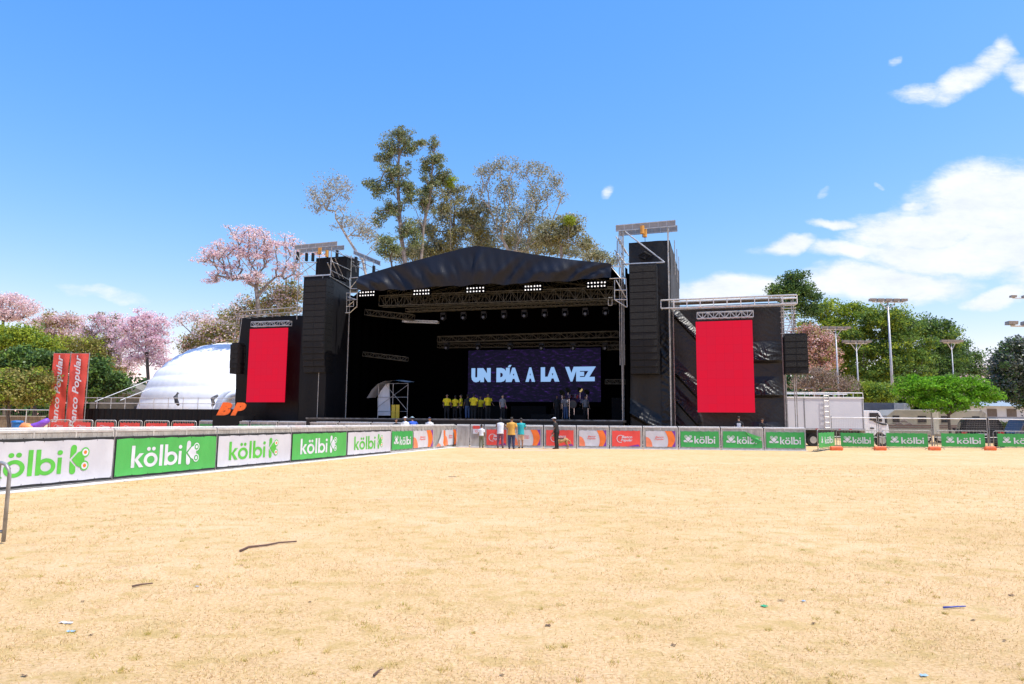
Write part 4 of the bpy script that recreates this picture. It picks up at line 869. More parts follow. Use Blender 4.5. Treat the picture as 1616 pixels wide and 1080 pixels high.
# ================================================================ trees
def grow(base, clusters, fork=.25, step=1.0, jit=.12, trunk=None, seed=0, rise=.5):
    """skeleton nodes from base to every cluster centre; returns nodes, parents, weights"""
    r = np.random.default_rng(seed); nodes = [np.array(base)]; par = [-1]
    path = trunk or []
    for p in path:
        a = nodes[-1]; p = np.array(p); n = max(1, int(np.linalg.norm(p-a)/step)); k0 = len(nodes)-1
        for i in range(1, n+1):
            nodes.append(a+(p-a)*i/n+(r.normal(0, jit*.4, 3) if i < n else 0)); par.append(len(nodes)-2)
    start = 1 if len(nodes) < 3 else int(len(nodes)*fork)
    order = sorted(range(len(clusters)), key=lambda i: np.linalg.norm(clusters[i]-nodes[-1])); ends = []
    for ci in order:
        c = clusters[ci]; N = np.array(nodes[start:]); hd = np.hypot(N[:, 0]-c[0], N[:, 1]-c[1]); d = np.linalg.norm(N-c, axis=1)+1.3*np.maximum(0, N[:, 2]-(c[2]-rise*hd))
        j = int(np.argmin(d))+start; a = nodes[j]; L = np.linalg.norm(c-a); n = max(1, int(L/step)); q = j
        for i in range(1, n+1):
            t = i/n; p = a+(c-a)*t+np.array([0, 0, .10*L*math.sin(math.pi*t)])+(r.normal(0, jit, 3) if i < n else 0)
            nodes.append(p); par.append(q); q = len(nodes)-1
        ends.append(q)
    w = np.zeros(len(nodes))
    for e in ends: w[e] += 1
    for i in range(len(nodes)-1, 0, -1): w[par[i]] += w[i] if w[i] > 0 else .5
    return nodes, par, np.maximum(w, .5)
def wood(nodes, par, w, r0, rmin, sides=6):
    rad = rmin+(r0*.62-rmin)*np.power(w/w[0], .6); mb = MB()
    for i in range(1, len(nodes)):
        a, b = Vector(nodes[par[i]]), Vector(nodes[i]); n = sides if rad[i] > .05 else 4
        ra = min(rad[par[i]], rad[i]*1.5+.01); mb.tube([a-(b-a)*.03, b], [ra, rad[i]], n, caps=False)
    return mb
def leaves(centres, per, cr, size, seed=0, flat=.7, droop=0, aspect=.6):
    r = np.random.default_rng(seed); C = np.repeat(np.array(centres), per, axis=0); n = len(C)
    crs = np.repeat(cr*(.6+.8*r.random(len(centres))), per)[:, None]
    d = r.normal(0, 1, (n, 3)); d /= np.linalg.norm(d, axis=1)[:, None]; d *= np.power(r.random(n), 1/2.4)[:, None]; d[:, 2] *= flat
    P = C+d*crs; a = r.normal(0, 1, (n, 3)); a[:, 2] -= droop; a /= np.linalg.norm(a, axis=1)[:, None]
    b = np.cross(a, r.normal(0, 1, (n, 3))); b /= np.linalg.norm(b, axis=1)[:, None]
    s = (size*(.6+.8*r.random(n)))[:, None]; a = a*s; b = b*s*aspect
    return np.stack([P-a*.5, P+b*.5, P+a*.5, P-b*.5], 1).reshape(-1, 3)
BARK_G = mat('grey_bark', (.30, .26, .23), .9, col2=(.17, .14, .12), nscale=3, bump=.4); BARK_P = mat('pale_bark', (.50, .46, .42), .85, col2=(.30, .26, .22), nscale=2, bump=.3)
BARK_D = mat('dark_bark', (.13, .10, .08), .9, col2=(.07, .055, .045), nscale=4, bump=.4)
LM = {'twigs': leafmat('dry_twig_tips', [(.34, .24, .18), (.44, .33, .26), (.26, .18, .13), (.40, .30, .20)], .3),
      'pink': leafmat('pink_blossom', [(.86, .62, .70), (.92, .74, .80), (.74, .44, .54), (.94, .82, .87), (.84, .64, .70)], .45),
      'palepink': leafmat('pale_blossom', [(0.857, 0.694, 0.714), (0.938, 0.836, 0.847), (0.734, 0.530, 0.551), (0.612, 0.490, 0.408), (0.898, 0.755, 0.775)], .45),
      'dullpink': leafmat('dull_blossom', [(0.588, 0.308, 0.280), (0.728, 0.420, 0.378), (0.420, 0.280, 0.196), (0.644, 0.420, 0.364)], .35),
      'euc': leafmat('grey_green_leaf', [(.24, .25, .13), (.36, .36, .22), (.15, .17, .08), (.44, .43, .31), (.28, .29, .15)], .3, .45),
      'euc_dk': leafmat('eucalypt_leaf', [(.13, .18, .07), (.25, .30, .12), (.08, .12, .05), (.38, .40, .19), (.18, .23, .11)], .3, .45),
      'bare': leafmat('sparse_dry_leaf', [(.34, .35, .28), (.48, .47, .42), (.24, .25, .17), (.40, .38, .32)], .3),
      'olive': leafmat('olive_leaf', [(0.272, 0.255, 0.068), (0.408, 0.357, 0.102), (0.170, 0.170, 0.051), (0.340, 0.289, 0.085)], .35),
      'green': leafmat('mid_green_leaf', [(0.111, 0.204, 0.037), (0.187, 0.306, 0.051), (0.068, 0.136, 0.027), (0.272, 0.374, 0.076)], .35),
      'lime': leafmat('yellow_green_leaf', [(0.272, 0.352, 0.032), (0.432, 0.496, 0.048), (0.160, 0.240, 0.024), (0.352, 0.432, 0.056)], .4),
      'bright': leafmat('bright_green_leaf', [(0.150, 0.390, 0.022), (0.255, 0.540, 0.030), (0.090, 0.255, 0.018), (0.330, 0.630, 0.045)], .45),
      'dark': leafmat('dark_green_leaf', [(0.051, 0.111, 0.031), (0.093, 0.170, 0.048), (0.031, 0.068, 0.024), (0.153, 0.238, 0.068)], .3, .4),
      'silver': leafmat('grey_dark_leaf', [(0.080, 0.104, 0.088), (0.160, 0.192, 0.160), (0.048, 0.064, 0.056), (0.320, 0.352, 0.320)], .25, .35)}
def tree(name, label, Y, base, crowns, leaf, n, per, cr, size, r0, bark=None, trunk=(), depth=.8, step=1.2, flat=.7, extra=None, group=None, droop=0, cat='tree', rmin=.02, jit=.14, shell=.5, seed=None, fork=.35, rise=.5, spread=1.0):
    """crowns: (px, py, rx, ry[, weight]) outlines on the photograph, turned into ellipsoids Y metres away"""
    seed = seed if seed is not None else len(label)*7+int(base); r = np.random.default_rng(seed); b = at(base, 660, Y); b.z = 0
    s = Y/F; C = []; tw = sum((c[4] if len(c) > 4 else c[2]*c[3]) for c in crowns)
    for c in crowns:
        w = (c[4] if len(c) > 4 else c[2]*c[3])/tw; k = max(2, int(round(n*w))); o = np.array(at(c[0], c[1], Y)); rx, rz = c[2]*s, c[3]*s; ry = min(rx, max(rz, rx*.6))*depth
        oy = r.uniform(-.15, .15)*rx
        for _ in range(k):
            d = r.normal(0, 1, 3); d /= np.linalg.norm(d); q = shell+(1-shell)*r.random(); d *= q*(.86+.30*r.random()**2)
            C.append(o+np.array([d[0]*rx, d[1]*ry+oy, d[2]*rz]))
    tr = [np.array(at(px, py, Y)) for px, py in trunk]
    nodes, par, w = grow(np.array(b), C, step=step, trunk=tr, jit=jit, seed=seed, fork=fork, rise=rise)
    t = root(name, b, 0, label, cat, group)
    wood(nodes, par, w, r0, rmin).build('trunk', bark or BARK_G, t, True)
    V = leaves(C, per, cr, size, seed, flat, droop)
    fastmesh('crown', V, 4, LM[leaf], t, tuple(b))
    if extra:
        for k, (lf, frac, per2) in enumerate(extra):
            idx = r.choice(len(C), max(1, int(len(C)*frac)), replace=False); V = leaves([C[i]+r.normal(0, cr*.3, 3) for i in idx], per2, cr*.9, size, seed+5+k, flat, droop); fastmesh('crown', V, 4, LM[lf], t, tuple(b))
    return t
# ---- tall trees behind the stage
tree('eucalyptus_tree', 'leaning thin half bare tree left of the tallest tree, above the left tower', 74, 598, [(520, 300, 40, 30), (500, 320, 28, 22), (548, 345, 30, 30), (545, 300, 20, 22), (576, 362, 26, 34), (470+20, 300, 14, 10), (590, 380, 22, 20)], 'bare', 130, 30, .8, .19, .22, BARK_P, [(590, 600), (585, 470), (572, 410), (548, 375), (530, 345)], shell=.2, group='tall grey trees behind the stage', rmin=.022)
tree('eucalyptus_tree', 'tallest tree behind the stage, dark tufted eucalyptus with slender stems', 78, 640, [(632, 213, 28, 16), (618, 235, 20, 26), (645, 235, 16, 30), (606, 248, 18, 14), (622, 280, 26, 32), (600, 300, 18, 22), (645, 300, 18, 36), (618, 330, 28, 22), (600, 345, 14, 18), (640, 365, 18, 34), (655, 375, 13, 32), (582, 290, 10, 14), (664, 225, 8, 10)], 'euc_dk', 250, 66, .66, .20, .42, BARK_G, [(642, 560), (642, 440), (634, 380), (628, 300), (630, 225)], shell=.05, rise=1.6, group='tall grey trees behind the stage', rmin=.03, extra=[('euc', .5, 30)], step=1.3)
tree('eucalyptus_tree', 'second tallest slim tree just right of the tallest one behind the stage', 80, 668, [(686, 228, 15, 14), (690, 255, 18, 22), (672, 262, 16, 20), (680, 290, 24, 24), (668, 320, 22, 30), (700, 280, 16, 14)], 'euc_dk', 120, 60, .62, .20, .3, BARK_G, [(664, 560), (662, 440), (668, 360), (680, 300), (687, 225)], shell=.05, rise=1.6, group='tall grey trees behind the stage', rmin=.03, extra=[('euc', .5, 30)], step=1.3)
tree('eucalyptus_tree', 'small dark leaved tree low behind the left roof slope', 70, 622, [(606, 385, 16, 16), (622, 392, 12, 12), (603, 398, 10, 8)], 'euc_dk', 34, 70, .7, .20, .16, BARK_D, [(622, 560), (620, 430), (616, 405)], shell=.2, group='tall grey trees behind the stage')
tree('eucalyptus_tree', 'broad olive grey tree with yellow tuft behind the roof peak', 84, 715, [(715, 300, 26, 24), (700, 330, 36, 30), (735, 340, 40, 34), (755, 350, 28, 38), (715, 370, 42, 34), (690, 385, 24, 28), (765, 380, 28, 28), (670, 405, 34, 18), (720, 398, 40, 14), (775, 400, 30, 12)], 'euc', 330, 55, .85, .22, .3, BARK_G, [(712, 560), (712, 440), (715, 380), (718, 320)], shell=.1, group='tall grey trees behind the stage', extra=[('olive', .5, 50)], step=1.6)
tree('eucalyptus_tree', 'low feathery grey green tree closing the gap directly above the left roof slope', 86, 655, [(655, 395, 30, 22), (690, 400, 30, 18), (625, 405, 18, 16), (670, 360, 22, 22)], 'euc', 150, 50, .85, .21, .2, BARK_G, [(655, 560), (655, 420)], shell=.1, group='tall grey trees behind the stage', extra=[('euc_dk', .4, 30)], rise=1.2)
tree('eucalyptus_tree', 'low feathery grey green tree directly behind the right roof slope below the open crowned tree', 88, 840, [(800, 380, 34, 20), (840, 385, 36, 20), (870, 392, 30, 16), (760, 385, 24, 14), (905, 398, 28, 12)], 'euc', 170, 50, .85, .21, .2, BARK_G, [(840, 560), (840, 420)], shell=.1, group='tall grey trees behind the stage', extra=[('olive', .3, 30)], rise=1.2)
tree('mistletoe_clump', 'bright yellow green tuft high in the trees left of the roof peak', 81, 706, [(706, 288, 13, 10), (712, 283, 8, 8)], 'lime', 12, 110, .7, .2, .05, BARK_G, [(712, 400), (710, 310)], shell=.1, cat='plant', seed=5)
tree('eucalyptus_tree', 'wide open crowned grey tree fanning out right of the roof peak', 82, 808, [(770, 275, 30, 18), (800, 262, 34, 12), (838, 268, 34, 16), (868, 290, 24, 18), (885, 310, 12, 10), (758, 300, 16, 14), (800, 300, 30, 26), (845, 310, 30, 26), (820, 345, 40, 34), (850, 350, 26, 30), (790, 350, 22, 34), (825, 388, 34, 16)], 'euc', 230, 30, .95, .22, .38, BARK_P, [(808, 560), (806, 430), (805, 400)], shell=.35, rise=1.4, group='tall grey trees behind the stage', extra=[('bare', .8, 26)], step=1.6, rmin=.035, fork=.7)
tree('eucalyptus_tree', 'rounded grey green tree with a yellow tuft behind the right roof slope', 80, 885, [(885, 370, 40, 26), (905, 360, 26, 20), (860, 375, 28, 24), (925, 385, 20, 18), (895, 345, 22, 10)], 'euc', 170, 50, .8, .23, .28, BARK_G, [(885, 560), (885, 420), (885, 385)], shell=.1, group='tall grey trees behind the stage', extra=[('olive', .3, 40)])
tree('mistletoe_clump', 'bright yellow green tuft in the rounded tree behind the right roof slope', 78, 898, [(898, 349, 10, 8)], 'lime', 9, 110, .65, .2, .05, BARK_G, [(897, 420), (897, 360)], shell=.1, cat='plant', seed=6)
tree('eucalyptus_tree', 'low pale grey bush tree between the right roof slope and the right tower', 84, 950, [(950, 405, 22, 12), (935, 400, 16, 14), (968, 412, 12, 10)], 'euc', 34, 70, .95, .24, .15, BARK_G, [(950, 560), (950, 425)], shell=.1, group='tall grey trees behind the stage')
# ---- pink trees on the left
tree('pink_trumpet_tree', 'large pale pink blossoming tree rising above the left red screen', 72, 408, [(395, 370, 42, 17), (345, 395, 34, 18), (440, 385, 44, 20), (330, 410, 22, 16), (375, 395, 34, 20), (410, 405, 40, 22), (470, 395, 22, 16), (360, 430, 34, 20), (455, 425, 30, 22), (335, 440, 20, 14), (400, 440, 30, 18), (500, 400, 14, 12)], 'palepink', 300, 26, .70, .21, .36, BARK_G, [(408, 600), (406, 470), (404, 452)], shell=.25, flat=.4, rise=.9, group='pink blossoming trees', extra=[('pink', .5, 16)], rmin=.035, fork=.75, step=1.3)
tree('flowering_tree', 'olive and pink tree standing lower behind the left tower', 78, 430, [(440, 480, 40, 24), (400, 492, 34, 20), (460, 462, 24, 18), (375, 500, 26, 20), (425, 455, 30, 10)], 'olive', 110, 60, 1.1, .26, .3, BARK_G, [(430, 600), (430, 500)], extra=[('palepink', .7, 45)], group='olive trees on the left')
tree('flowering_tree', 'brown olive tree behind the top of the white dome', 88, 350, [(350, 520, 34, 20), (325, 530, 30, 20), (375, 525, 30, 20), (300, 545, 24, 16), (350, 545, 50, 14)], 'olive', 110, 60, 1.2, .28, .3, BARK_G, [(350, 600), (350, 550)], extra=[('palepink', .5, 40), ('dullpink', .4, 30)], group='olive trees on the left')
tree('pink_trumpet_tree', 'thin bare pink tree left of the big pale pink one, above the dome', 95, 305, [(310, 500, 26, 9), (288, 505, 14, 8), (330, 508, 18, 9)], 'palepink', 46, 26, .9, .24, .18, BARK_G, [(305, 600), (306, 530)], group='pink blossoming trees', rmin=.03)
tree('pink_trumpet_tree', 'brightest pink tree with dark trunk just left of the white dome', 84, 233, [(225, 500, 30, 14), (245, 510, 26, 18), (205, 515, 24, 16), (230, 530, 38, 20), (250, 545, 28, 22), (200, 540, 28, 20), (222, 560, 34, 18), (258, 570, 20, 14)], 'pink', 220, 38, .8, .23, .3, BARK_D, [(234, 600), (232, 560), (231, 530)], group='pink blossoming trees', shell=.3, extra=[('palepink', .5, 30)], flat=.5)
tree('pink_trumpet_tree', 'pink tree of dense blossom left of the brightest one', 92, 175, [(175, 505, 34, 12), (150, 520, 28, 16), (190, 530, 34, 20), (165, 550, 34, 20), (190, 575, 34, 22), (145, 540, 22, 16)], 'pink', 190, 40, .9, .24, .3, BARK_D, [(175, 620), (175, 560)], group='pink blossoming trees', shell=.3, extra=[('olive', .35, 40), ('palepink', .4, 30)], flat=.5)
tree('pink_trumpet_tree', 'pale pink tree above the tall red flags', 100, 95, [(95, 502, 36, 10), (75, 512, 30, 14), (115, 512, 24, 14), (100, 530, 40, 16)], 'palepink', 110, 50, 1.1, .28, .28, BARK_G, [(95, 620), (95, 540)], group='pink blossoming trees', extra=[('olive', .5, 40), ('pink', .4, 20)], flat=.5)
tree('pink_trumpet_tree', 'pale pink tree at the left edge of the photo above dark bushes', 95, 8, [(15, 472, 30, 10), (40, 485, 24, 12), (-10, 480, 30, 16), (10, 495, 36, 14)], 'palepink', 110, 45, 1.05, .26, .28, BARK_D, [(6, 600), (5, 500)], group='pink blossoming trees', extra=[('pink', .4, 20)], flat=.5)
# ---- green trees on the left
tree('round_tree', 'yellowish green tree at the left edge below the pink blossom', 80, 15, [(15, 530, 40, 18), (45, 540, 34, 18), (-20, 540, 40, 24), (75, 545, 24, 14)], 'lime', 120, 80, 1.2, .28, .3, BARK_D, [(15, 640), (15, 560)], extra=[('green', .6, 50)], group='green trees on the left')
tree('round_tree', 'olive coloured tree behind the tall red flags', 90, 120, [(125, 550, 44, 22), (95, 560, 30, 20), (150, 575, 34, 22), (165, 590, 30, 20)], 'olive', 120, 75, 1.2, .28, .3, BARK_D, [(120, 640), (120, 580)], extra=[('lime', .5, 40)], group='green trees on the left')
tree('round_tree', 'dark glossy leaved tree behind the left tall red flag', 66, 55, [(40, 570, 50, 20), (90, 572, 34, 16), (10, 580, 40, 22), (-30, 585, 30, 24)], 'dark', 130, 100, 1.05, .30, .3, BARK_D, [(55, 650), (50, 600)], extra=[('green', .6, 60)], group='green trees on the left')
tree('round_tree', 'dark green tree right of the tall red flags, before the small grey house', 66, 155, [(150, 582, 22, 18), (160, 605, 36, 20), (142, 600, 22, 28), (185, 612, 18, 10)], 'dark', 80, 95, .95, .28, .25, BARK_D, [(152, 650), (155, 620)], extra=[('green', .7, 60)], group='green trees on the left')
tree('low_tree', 'low spreading light green tree at the left edge behind the blue bin', 56, 12, [(20, 602, 40, 20), (50, 608, 30, 20), (-10, 610, 36, 26), (62, 622, 16, 12), (30, 625, 40, 14)], 'olive', 150, 110, .75, .20, .2, BARK_D, [(12, 655), (15, 635)], extra=[('lime', .5, 60), ('green', .4, 60)], group='green trees on the left', step=.8)
# ---- right side
tree('pine_tree', 'dark crowned tall tree standing highest behind the right wing truss', 92, 1250, [(1252, 440, 26, 12), (1245, 455, 34, 16), (1265, 462, 30, 16), (1225, 462, 16, 10), (1285, 470, 14, 10), (1250, 480, 26, 12), (1275, 490, 22, 14)], 'dark', 95, 85, 1.15, .30, .3, BARK_D, [(1255, 640), (1253, 500), (1250, 455)], extra=[('green', .6, 45)], group='big trees on the right', shell=.25)
tree('broad_tree', 'big yellowish green tree mass right of the tall dark crowned tree', 96, 1325, [(1320, 492, 44, 18), (1290, 505, 40, 22), (1350, 500, 34, 20), (1305, 535, 44, 26), (1345, 540, 40, 30), (1300, 570, 40, 26), (1350, 580, 40, 26)], 'lime', 170, 105, 1.35, .30, .4, BARK_D, [(1325, 640), (1325, 560)], extra=[('green', .9, 70)], group='big trees on the right', shell=.75, flat=.5)
tree('broad_tree', 'big green tree directly behind the tallest floodlight pole', 92, 1400, [(1395, 500, 38, 18), (1420, 510, 36, 22), (1380, 530, 44, 28), (1425, 545, 44, 30), (1390, 575, 44, 28), (1440, 580, 36, 24), (1410, 598, 50, 16)], 'green', 180, 105, 1.35, .30, .4, BARK_D, [(1400, 640), (1400, 570)], extra=[('lime', .7, 60), ('dark', .4, 50)], group='big trees on the right', shell=.75, flat=.5)
tree('broad_tree', 'green tree right of the tallest floodlight pole with a lighter side', 98, 1465, [(1450, 512, 34, 14), (1475, 525, 34, 20), (1460, 545, 40, 24), (1490, 560, 34, 26), (1470, 585, 44, 20)], 'dark', 140, 100, 1.35, .30, .38, BARK_D, [(1465, 640), (1465, 570)], extra=[('green', .9, 70), ('lime', .3, 60)], group='big trees on the right', shell=.75, flat=.5)
tree('broad_tree', 'smaller airy tree at the right end of the big trees', 105, 1520, [(1515, 550, 22, 16), (1530, 570, 24, 18), (1510, 580, 30, 20), (1545, 588, 20, 12)], 'dark', 100, 60, 1.3, .28, .25, BARK_D, [(1520, 640), (1520, 590)], extra=[('green', .6, 40)], group='big trees on the right', shell=.3)
tree('pink_trumpet_tree', 'white pink blossoming tree far behind the bright green tree', 115, 1560, [(1555, 585, 22, 10), (1575, 592, 22, 12), (1530, 595, 16, 8)], 'palepink', 60, 40, 1.2, .28, .2, BARK_G, [(1560, 640), (1560, 600)], group='pink blossoming trees', flat=.5)
tree('pink_trumpet_tree', 'dull pink tree just right of the side speakers', 84, 1285, [(1275, 525, 26, 14), (1295, 540, 26, 20), (1268, 550, 24, 22), (1305, 560, 20, 18), (1285, 575, 34, 16)], 'dullpink', 150, 70, .95, .24, .25, BARK_G, [(1285, 640), (1285, 570)], extra=[('palepink', .3, 20), ('olive', .6, 40)], group='pink blossoming trees', shell=.3)
tree('bare_shrub', 'leafless brown shrub thicket above the truck box', 66, 1290, [(1265, 605, 30, 14), (1300, 600, 40, 18), (1335, 608, 26, 14), (1290, 588, 34, 10)], 'twigs', 420, 12, .6, .13, .3, mat('dry_twig', (.30, .22, .18), .9), [(1290, 645)], step=.7, cat='shrub', rmin=.035, shell=.1, fork=0)
tree('round_bush', 'green bush between the truck box and the tallest floodlight pole', 68, 1382, [(1380, 615, 24, 12), (1368, 625, 18, 10), (1395, 622, 16, 12), (1360, 612, 12, 9)], 'lime', 70, 80, .8, .22, .12, BARK_D, [(1382, 645)], extra=[('green', .8, 60)], cat='bush')
tree('acacia_tree', 'low wide bright green tree in front of the white building', 54, 1497, [(1440, 607, 26, 15), (1470, 612, 34, 20), (1505, 612, 34, 20), (1540, 610, 28, 18), (1560, 622, 18, 14), (1450, 630, 22, 16), (1485, 636, 40, 14), (1530, 636, 34, 12), (1430, 618, 16, 10)], 'bright', 210, 100, .62, .17, .16, BARK_D, [(1498, 672), (1497, 655)], extra=[('green', .35, 60)], shell=.55, flat=.45, group='near trees on the right', step=.7, fork=.8)
tree('broad_tree', 'dark silvery leaved tree at the right edge of the photo', 58, 1620, [(1605, 560, 34, 28), (1590, 580, 26, 30), (1625, 580, 50, 44), (1600, 615, 34, 24), (1640, 620, 50, 34), (1585, 610, 20, 18)], 'silver', 230, 85, .8, .22, .25, BARK_D, [(1625, 670), (1622, 620)], extra=[('dark', .8, 60)], shell=.4, group='near trees on the right')
tree('round_bush', 'small yellow green bush right of the black car', 60, 1586, [(1586, 671, 11, 6), (1579, 673, 7, 5), (1593, 673, 7, 5)], 'lime', 26, 80, .35, .12, .05, BARK_D, [(1586, 678)], cat='bush', step=.4)
# a far belt of trees that closes the view between and beyond the named ones
def belt():
    C = []
    r = np.random.default_rng(3)
    for x in np.arange(-190, 190, 1.5):
        h = 10.5+2.0*math.sin(x*.11)+1.2*math.sin(x*.37); 
        for _ in range(12): C.append(np.array([x+r.normal(0, 1.5), 140+r.normal(0, 2.5), max(.6, h*r.random())]))
    o = fastmesh('far_woods', leaves(C, 52, 2.4, 1.0, 9, .8), 4, LM['dark']); tag(o, None, None, kind='stuff')
belt()
# ================================================================ things round the field
def gx(px, Y): return at(px, 660, Y).x
def gz(px, py, Y): return at(px, py, Y).z
def box_thing(name, label, cat, x0, x1, y0, y1, z0, z1, m): return solo(MB().box(x0, x1, y0, y1, z0, z1), name, m, ((x0+x1)/2, y0, z0), label, cat, bevel=.02)
# ---------------- inflatable dome
Y = 78; cx = gx(374, Y); W = 142/F*Y; zt = gz(372, 544, Y); t = root('inflatable_dome', (cx, Y, 0), 0, 'big white inflatable dome tent with horizontal ribs left of the stage', 'dome')
def dome(a, b, s=1.0):
    th = a*2*math.pi; ph = b*math.pi/2; e = .86; c = max(math.cos(ph), 0)**e; z = math.sin(ph)**e; r = 1+.007*abs(math.sin(b*math.pi*11))+.0022*math.cos(th*60)*abs(math.sin(b*math.pi*11)); r *= s
    return (cx+W*c*math.cos(th)*r, Y+W*.95*c*math.sin(th)*r, zt*z*r)
DOME_M = mat('white_inflatable_vinyl', (.86, .86, .88), .65, nscale=1.5, bump=.1, bscale=6, spec=.15, col2=(.80, .80, .82))
MB().grid(dome, 180, 110).build('shell', DOME_M, t, True)
def arch(px0, px1, ytop, Yd, r, m, name, z0=0):
    x0, x1 = gx(px0, Yd), gx(px1, Yd); zt_ = gz(px0, ytop, Yd); pts = [(x0+(x1-x0)*(.5-.5*math.cos(k/14*math.pi)), Yd+.3*math.sin(k), z0+(zt_-z0)*math.sin(k/14*math.pi)**.7) for k in range(15)]
    MB().tube([(p[0], Yd, p[2]) for p in pts], [r]*15, 10).build(name, m, t, True)
Yd = Y-11.6
arch(340, 392, 618, Yd, .38, DOME_M, 'entrance_arch'); arch(346, 396, 622, Yd-.9, .34, DOME_M, 'entrance_arch')
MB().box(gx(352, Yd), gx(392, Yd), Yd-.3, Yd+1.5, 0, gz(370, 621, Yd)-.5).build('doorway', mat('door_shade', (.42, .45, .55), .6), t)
MB().box(gx(356, Yd), gx(390, Yd), Yd-.36, Yd-.31, gz(370, 623.5, Yd), gz(370, 621, Yd)).build('blue_stripe', mat('blue_vinyl', (.03, .09, .40), .5), t)
VF = mat('dark_flap', (.05, .05, .06), .6)
for (xa, ya, xb, yb) in ((281, 620, 279, 640), (344, 624, 332, 641)):
    Yf = Y-10.6; pts = [at(xa, ya, Yf), at((xa+xb)/2-3, (ya+yb)/2-3, Yf-.2), at((xa+xb)/2-1, (ya+yb)/2+5, Yf-.2), at(xb+3, yb, Yf)]; MB().tube(pts, [.12, .22, .2, .1], 8).build('vent_flap', VF, t, True)
# guy ropes
for i, (x0, y0, x1, y1) in enumerate(((236, 600, 150, 634), (236, 614, 190, 632))):
    p = at(x0, y0, 68); q = at(x1, y1, 60); solo(MB().bar(p, q, .035, 5), 'guy_rope', PLATE, tuple(q), ['upper', 'lower'][i]+' pale rope running from the white dome down to the left', 'rope')
# ---------------- grey hut behind
Yh = 80; x0, x1 = gx(140, Yh), gx(232, Yh); zr_ = gz(190, 604, Yh); t = root('hut', ((x0+x1)/2, Yh, 0), 0, 'low grey brown hut with a shallow roof between the red flags and the dome', 'hut')
HW = mat('hut_wall', (.20, .18, .14), .9, col2=(.14, .13, .10), nscale=2)
MB().box(x0, x1, Yh, Yh+6, 0, zr_-.9).build('wall', HW, t); xm = x0+(x1-x0)*.6
MB().prism([(x0-.5, Yh-.5, zr_-.95), (x1+.5, Yh-.5, zr_-1.6), (x1+.5, Yh-.5, zr_-1.4), (xm, Yh-.5, zr_), (x0-.5, Yh-.5, zr_-.75)], (0, 7, 0)).build('roof', mat('hut_roof', (.22, .21, .17), .8, col2=(.15, .14, .12)), t)
for k in range(2): MB().box(x1-1.6-.0, x1-.5, Yh-.04, Yh-.003, 2.0+k*.5, 2.3+k*.5).build('vent', VF, t)
# ---------------- black platform with rails
Yp = 58; p0, p1 = gx(128, Yp), gx(374, Yp-4); t = root('black_platform', ((p0+p1)/2, Yp, 0), 0, 'long black skirted platform with a pipe railing in front of the dome', 'platform')
zt_ = gz(250, 646, Yp)
MB().grid(lambda a, b: (p0+(p1-p0)*a, Yp-3*a-.04*math.sin(a*160), .02+(zt_-.02)*b), 160, 2).build('skirt', BLACK, t, True)
MB().add([(p0, Yp, zt_), (p1, Yp-3, zt_), (p1, Yp+6, zt_), (p0, Yp+6, zt_)], [(0, 1, 2, 3)]).build('deck', BLACKM, t)
zr2 = gz(250, 629, Yp)
for z in (zr2, (zr2+zt_)/2): MB().bar((p0, Yp+.1, z), (p1, Yp-2.9, z), .03, 5).build('rail', GALV, t)
for k in range(12): f = k/11; x = p0+(p1-p0)*f; MB().bar((x, Yp+.1-3*f, zt_), (x, Yp+.1-3*f, zr2+.05), .03, 5).build('post', GALV, t)
# ---------------- orange block letters
def solid_text(s, h, depth, bold=.0, shear=0, spacing=1):
    c = bpy.data.curves.new('t', 'FONT'); c.body = s; c.size = 1; c.offset = bold; c.shear = shear; c.extrude = depth/2; c.space_character = spacing; c.resolution_u = 4; c.align_x = 'CENTER'
    o = bpy.data.objects.new('t', c); COL.objects.link(o); bpy.context.view_layer.update(); me = bpy.data.meshes.new_from_object(o.evaluated_get(bpy.context.evaluated_depsgraph_get()))
    ys = [v.co.y for v in me.vertices]; k = h/(max(ys)-min(ys)); vs = [(v.co.x*k, -v.co.z, (v.co.y-min(ys))*k) for v in me.vertices]; fs = [tuple(p.vertices) for p in me.polygons]
    bpy.data.objects.remove(o); return vs, fs
Yb = 50; pb = at(362, 656, Yb); t = root('letter_sign', (gx(366, Yb), Yb, 0), math.radians(18), 'big slanted orange letters B and P on a black plinth left of the red screen', 'sign'); OFF[t.name] = Vector((0, 0, 0))
zb_ = gz(366, 656, Yb); hh = gz(366, 635.5, Yb)-zb_
MB().box(-1.25, 1.5, -.4, .7, 0, zb_-.005).build('plinth', BLACK, t)
for k, (ch, dx) in enumerate((('B', -.52), ('P', .40))):
    vs, fs = solid_text(ch, hh, .5, .075, .38); MB().add([(x*1.12+dx-.12, y, z+zb_) for x, y, z in vs], fs).build('letter', mat('orange_foam', (.85, .13, .012), .45), t, bevel=.015)
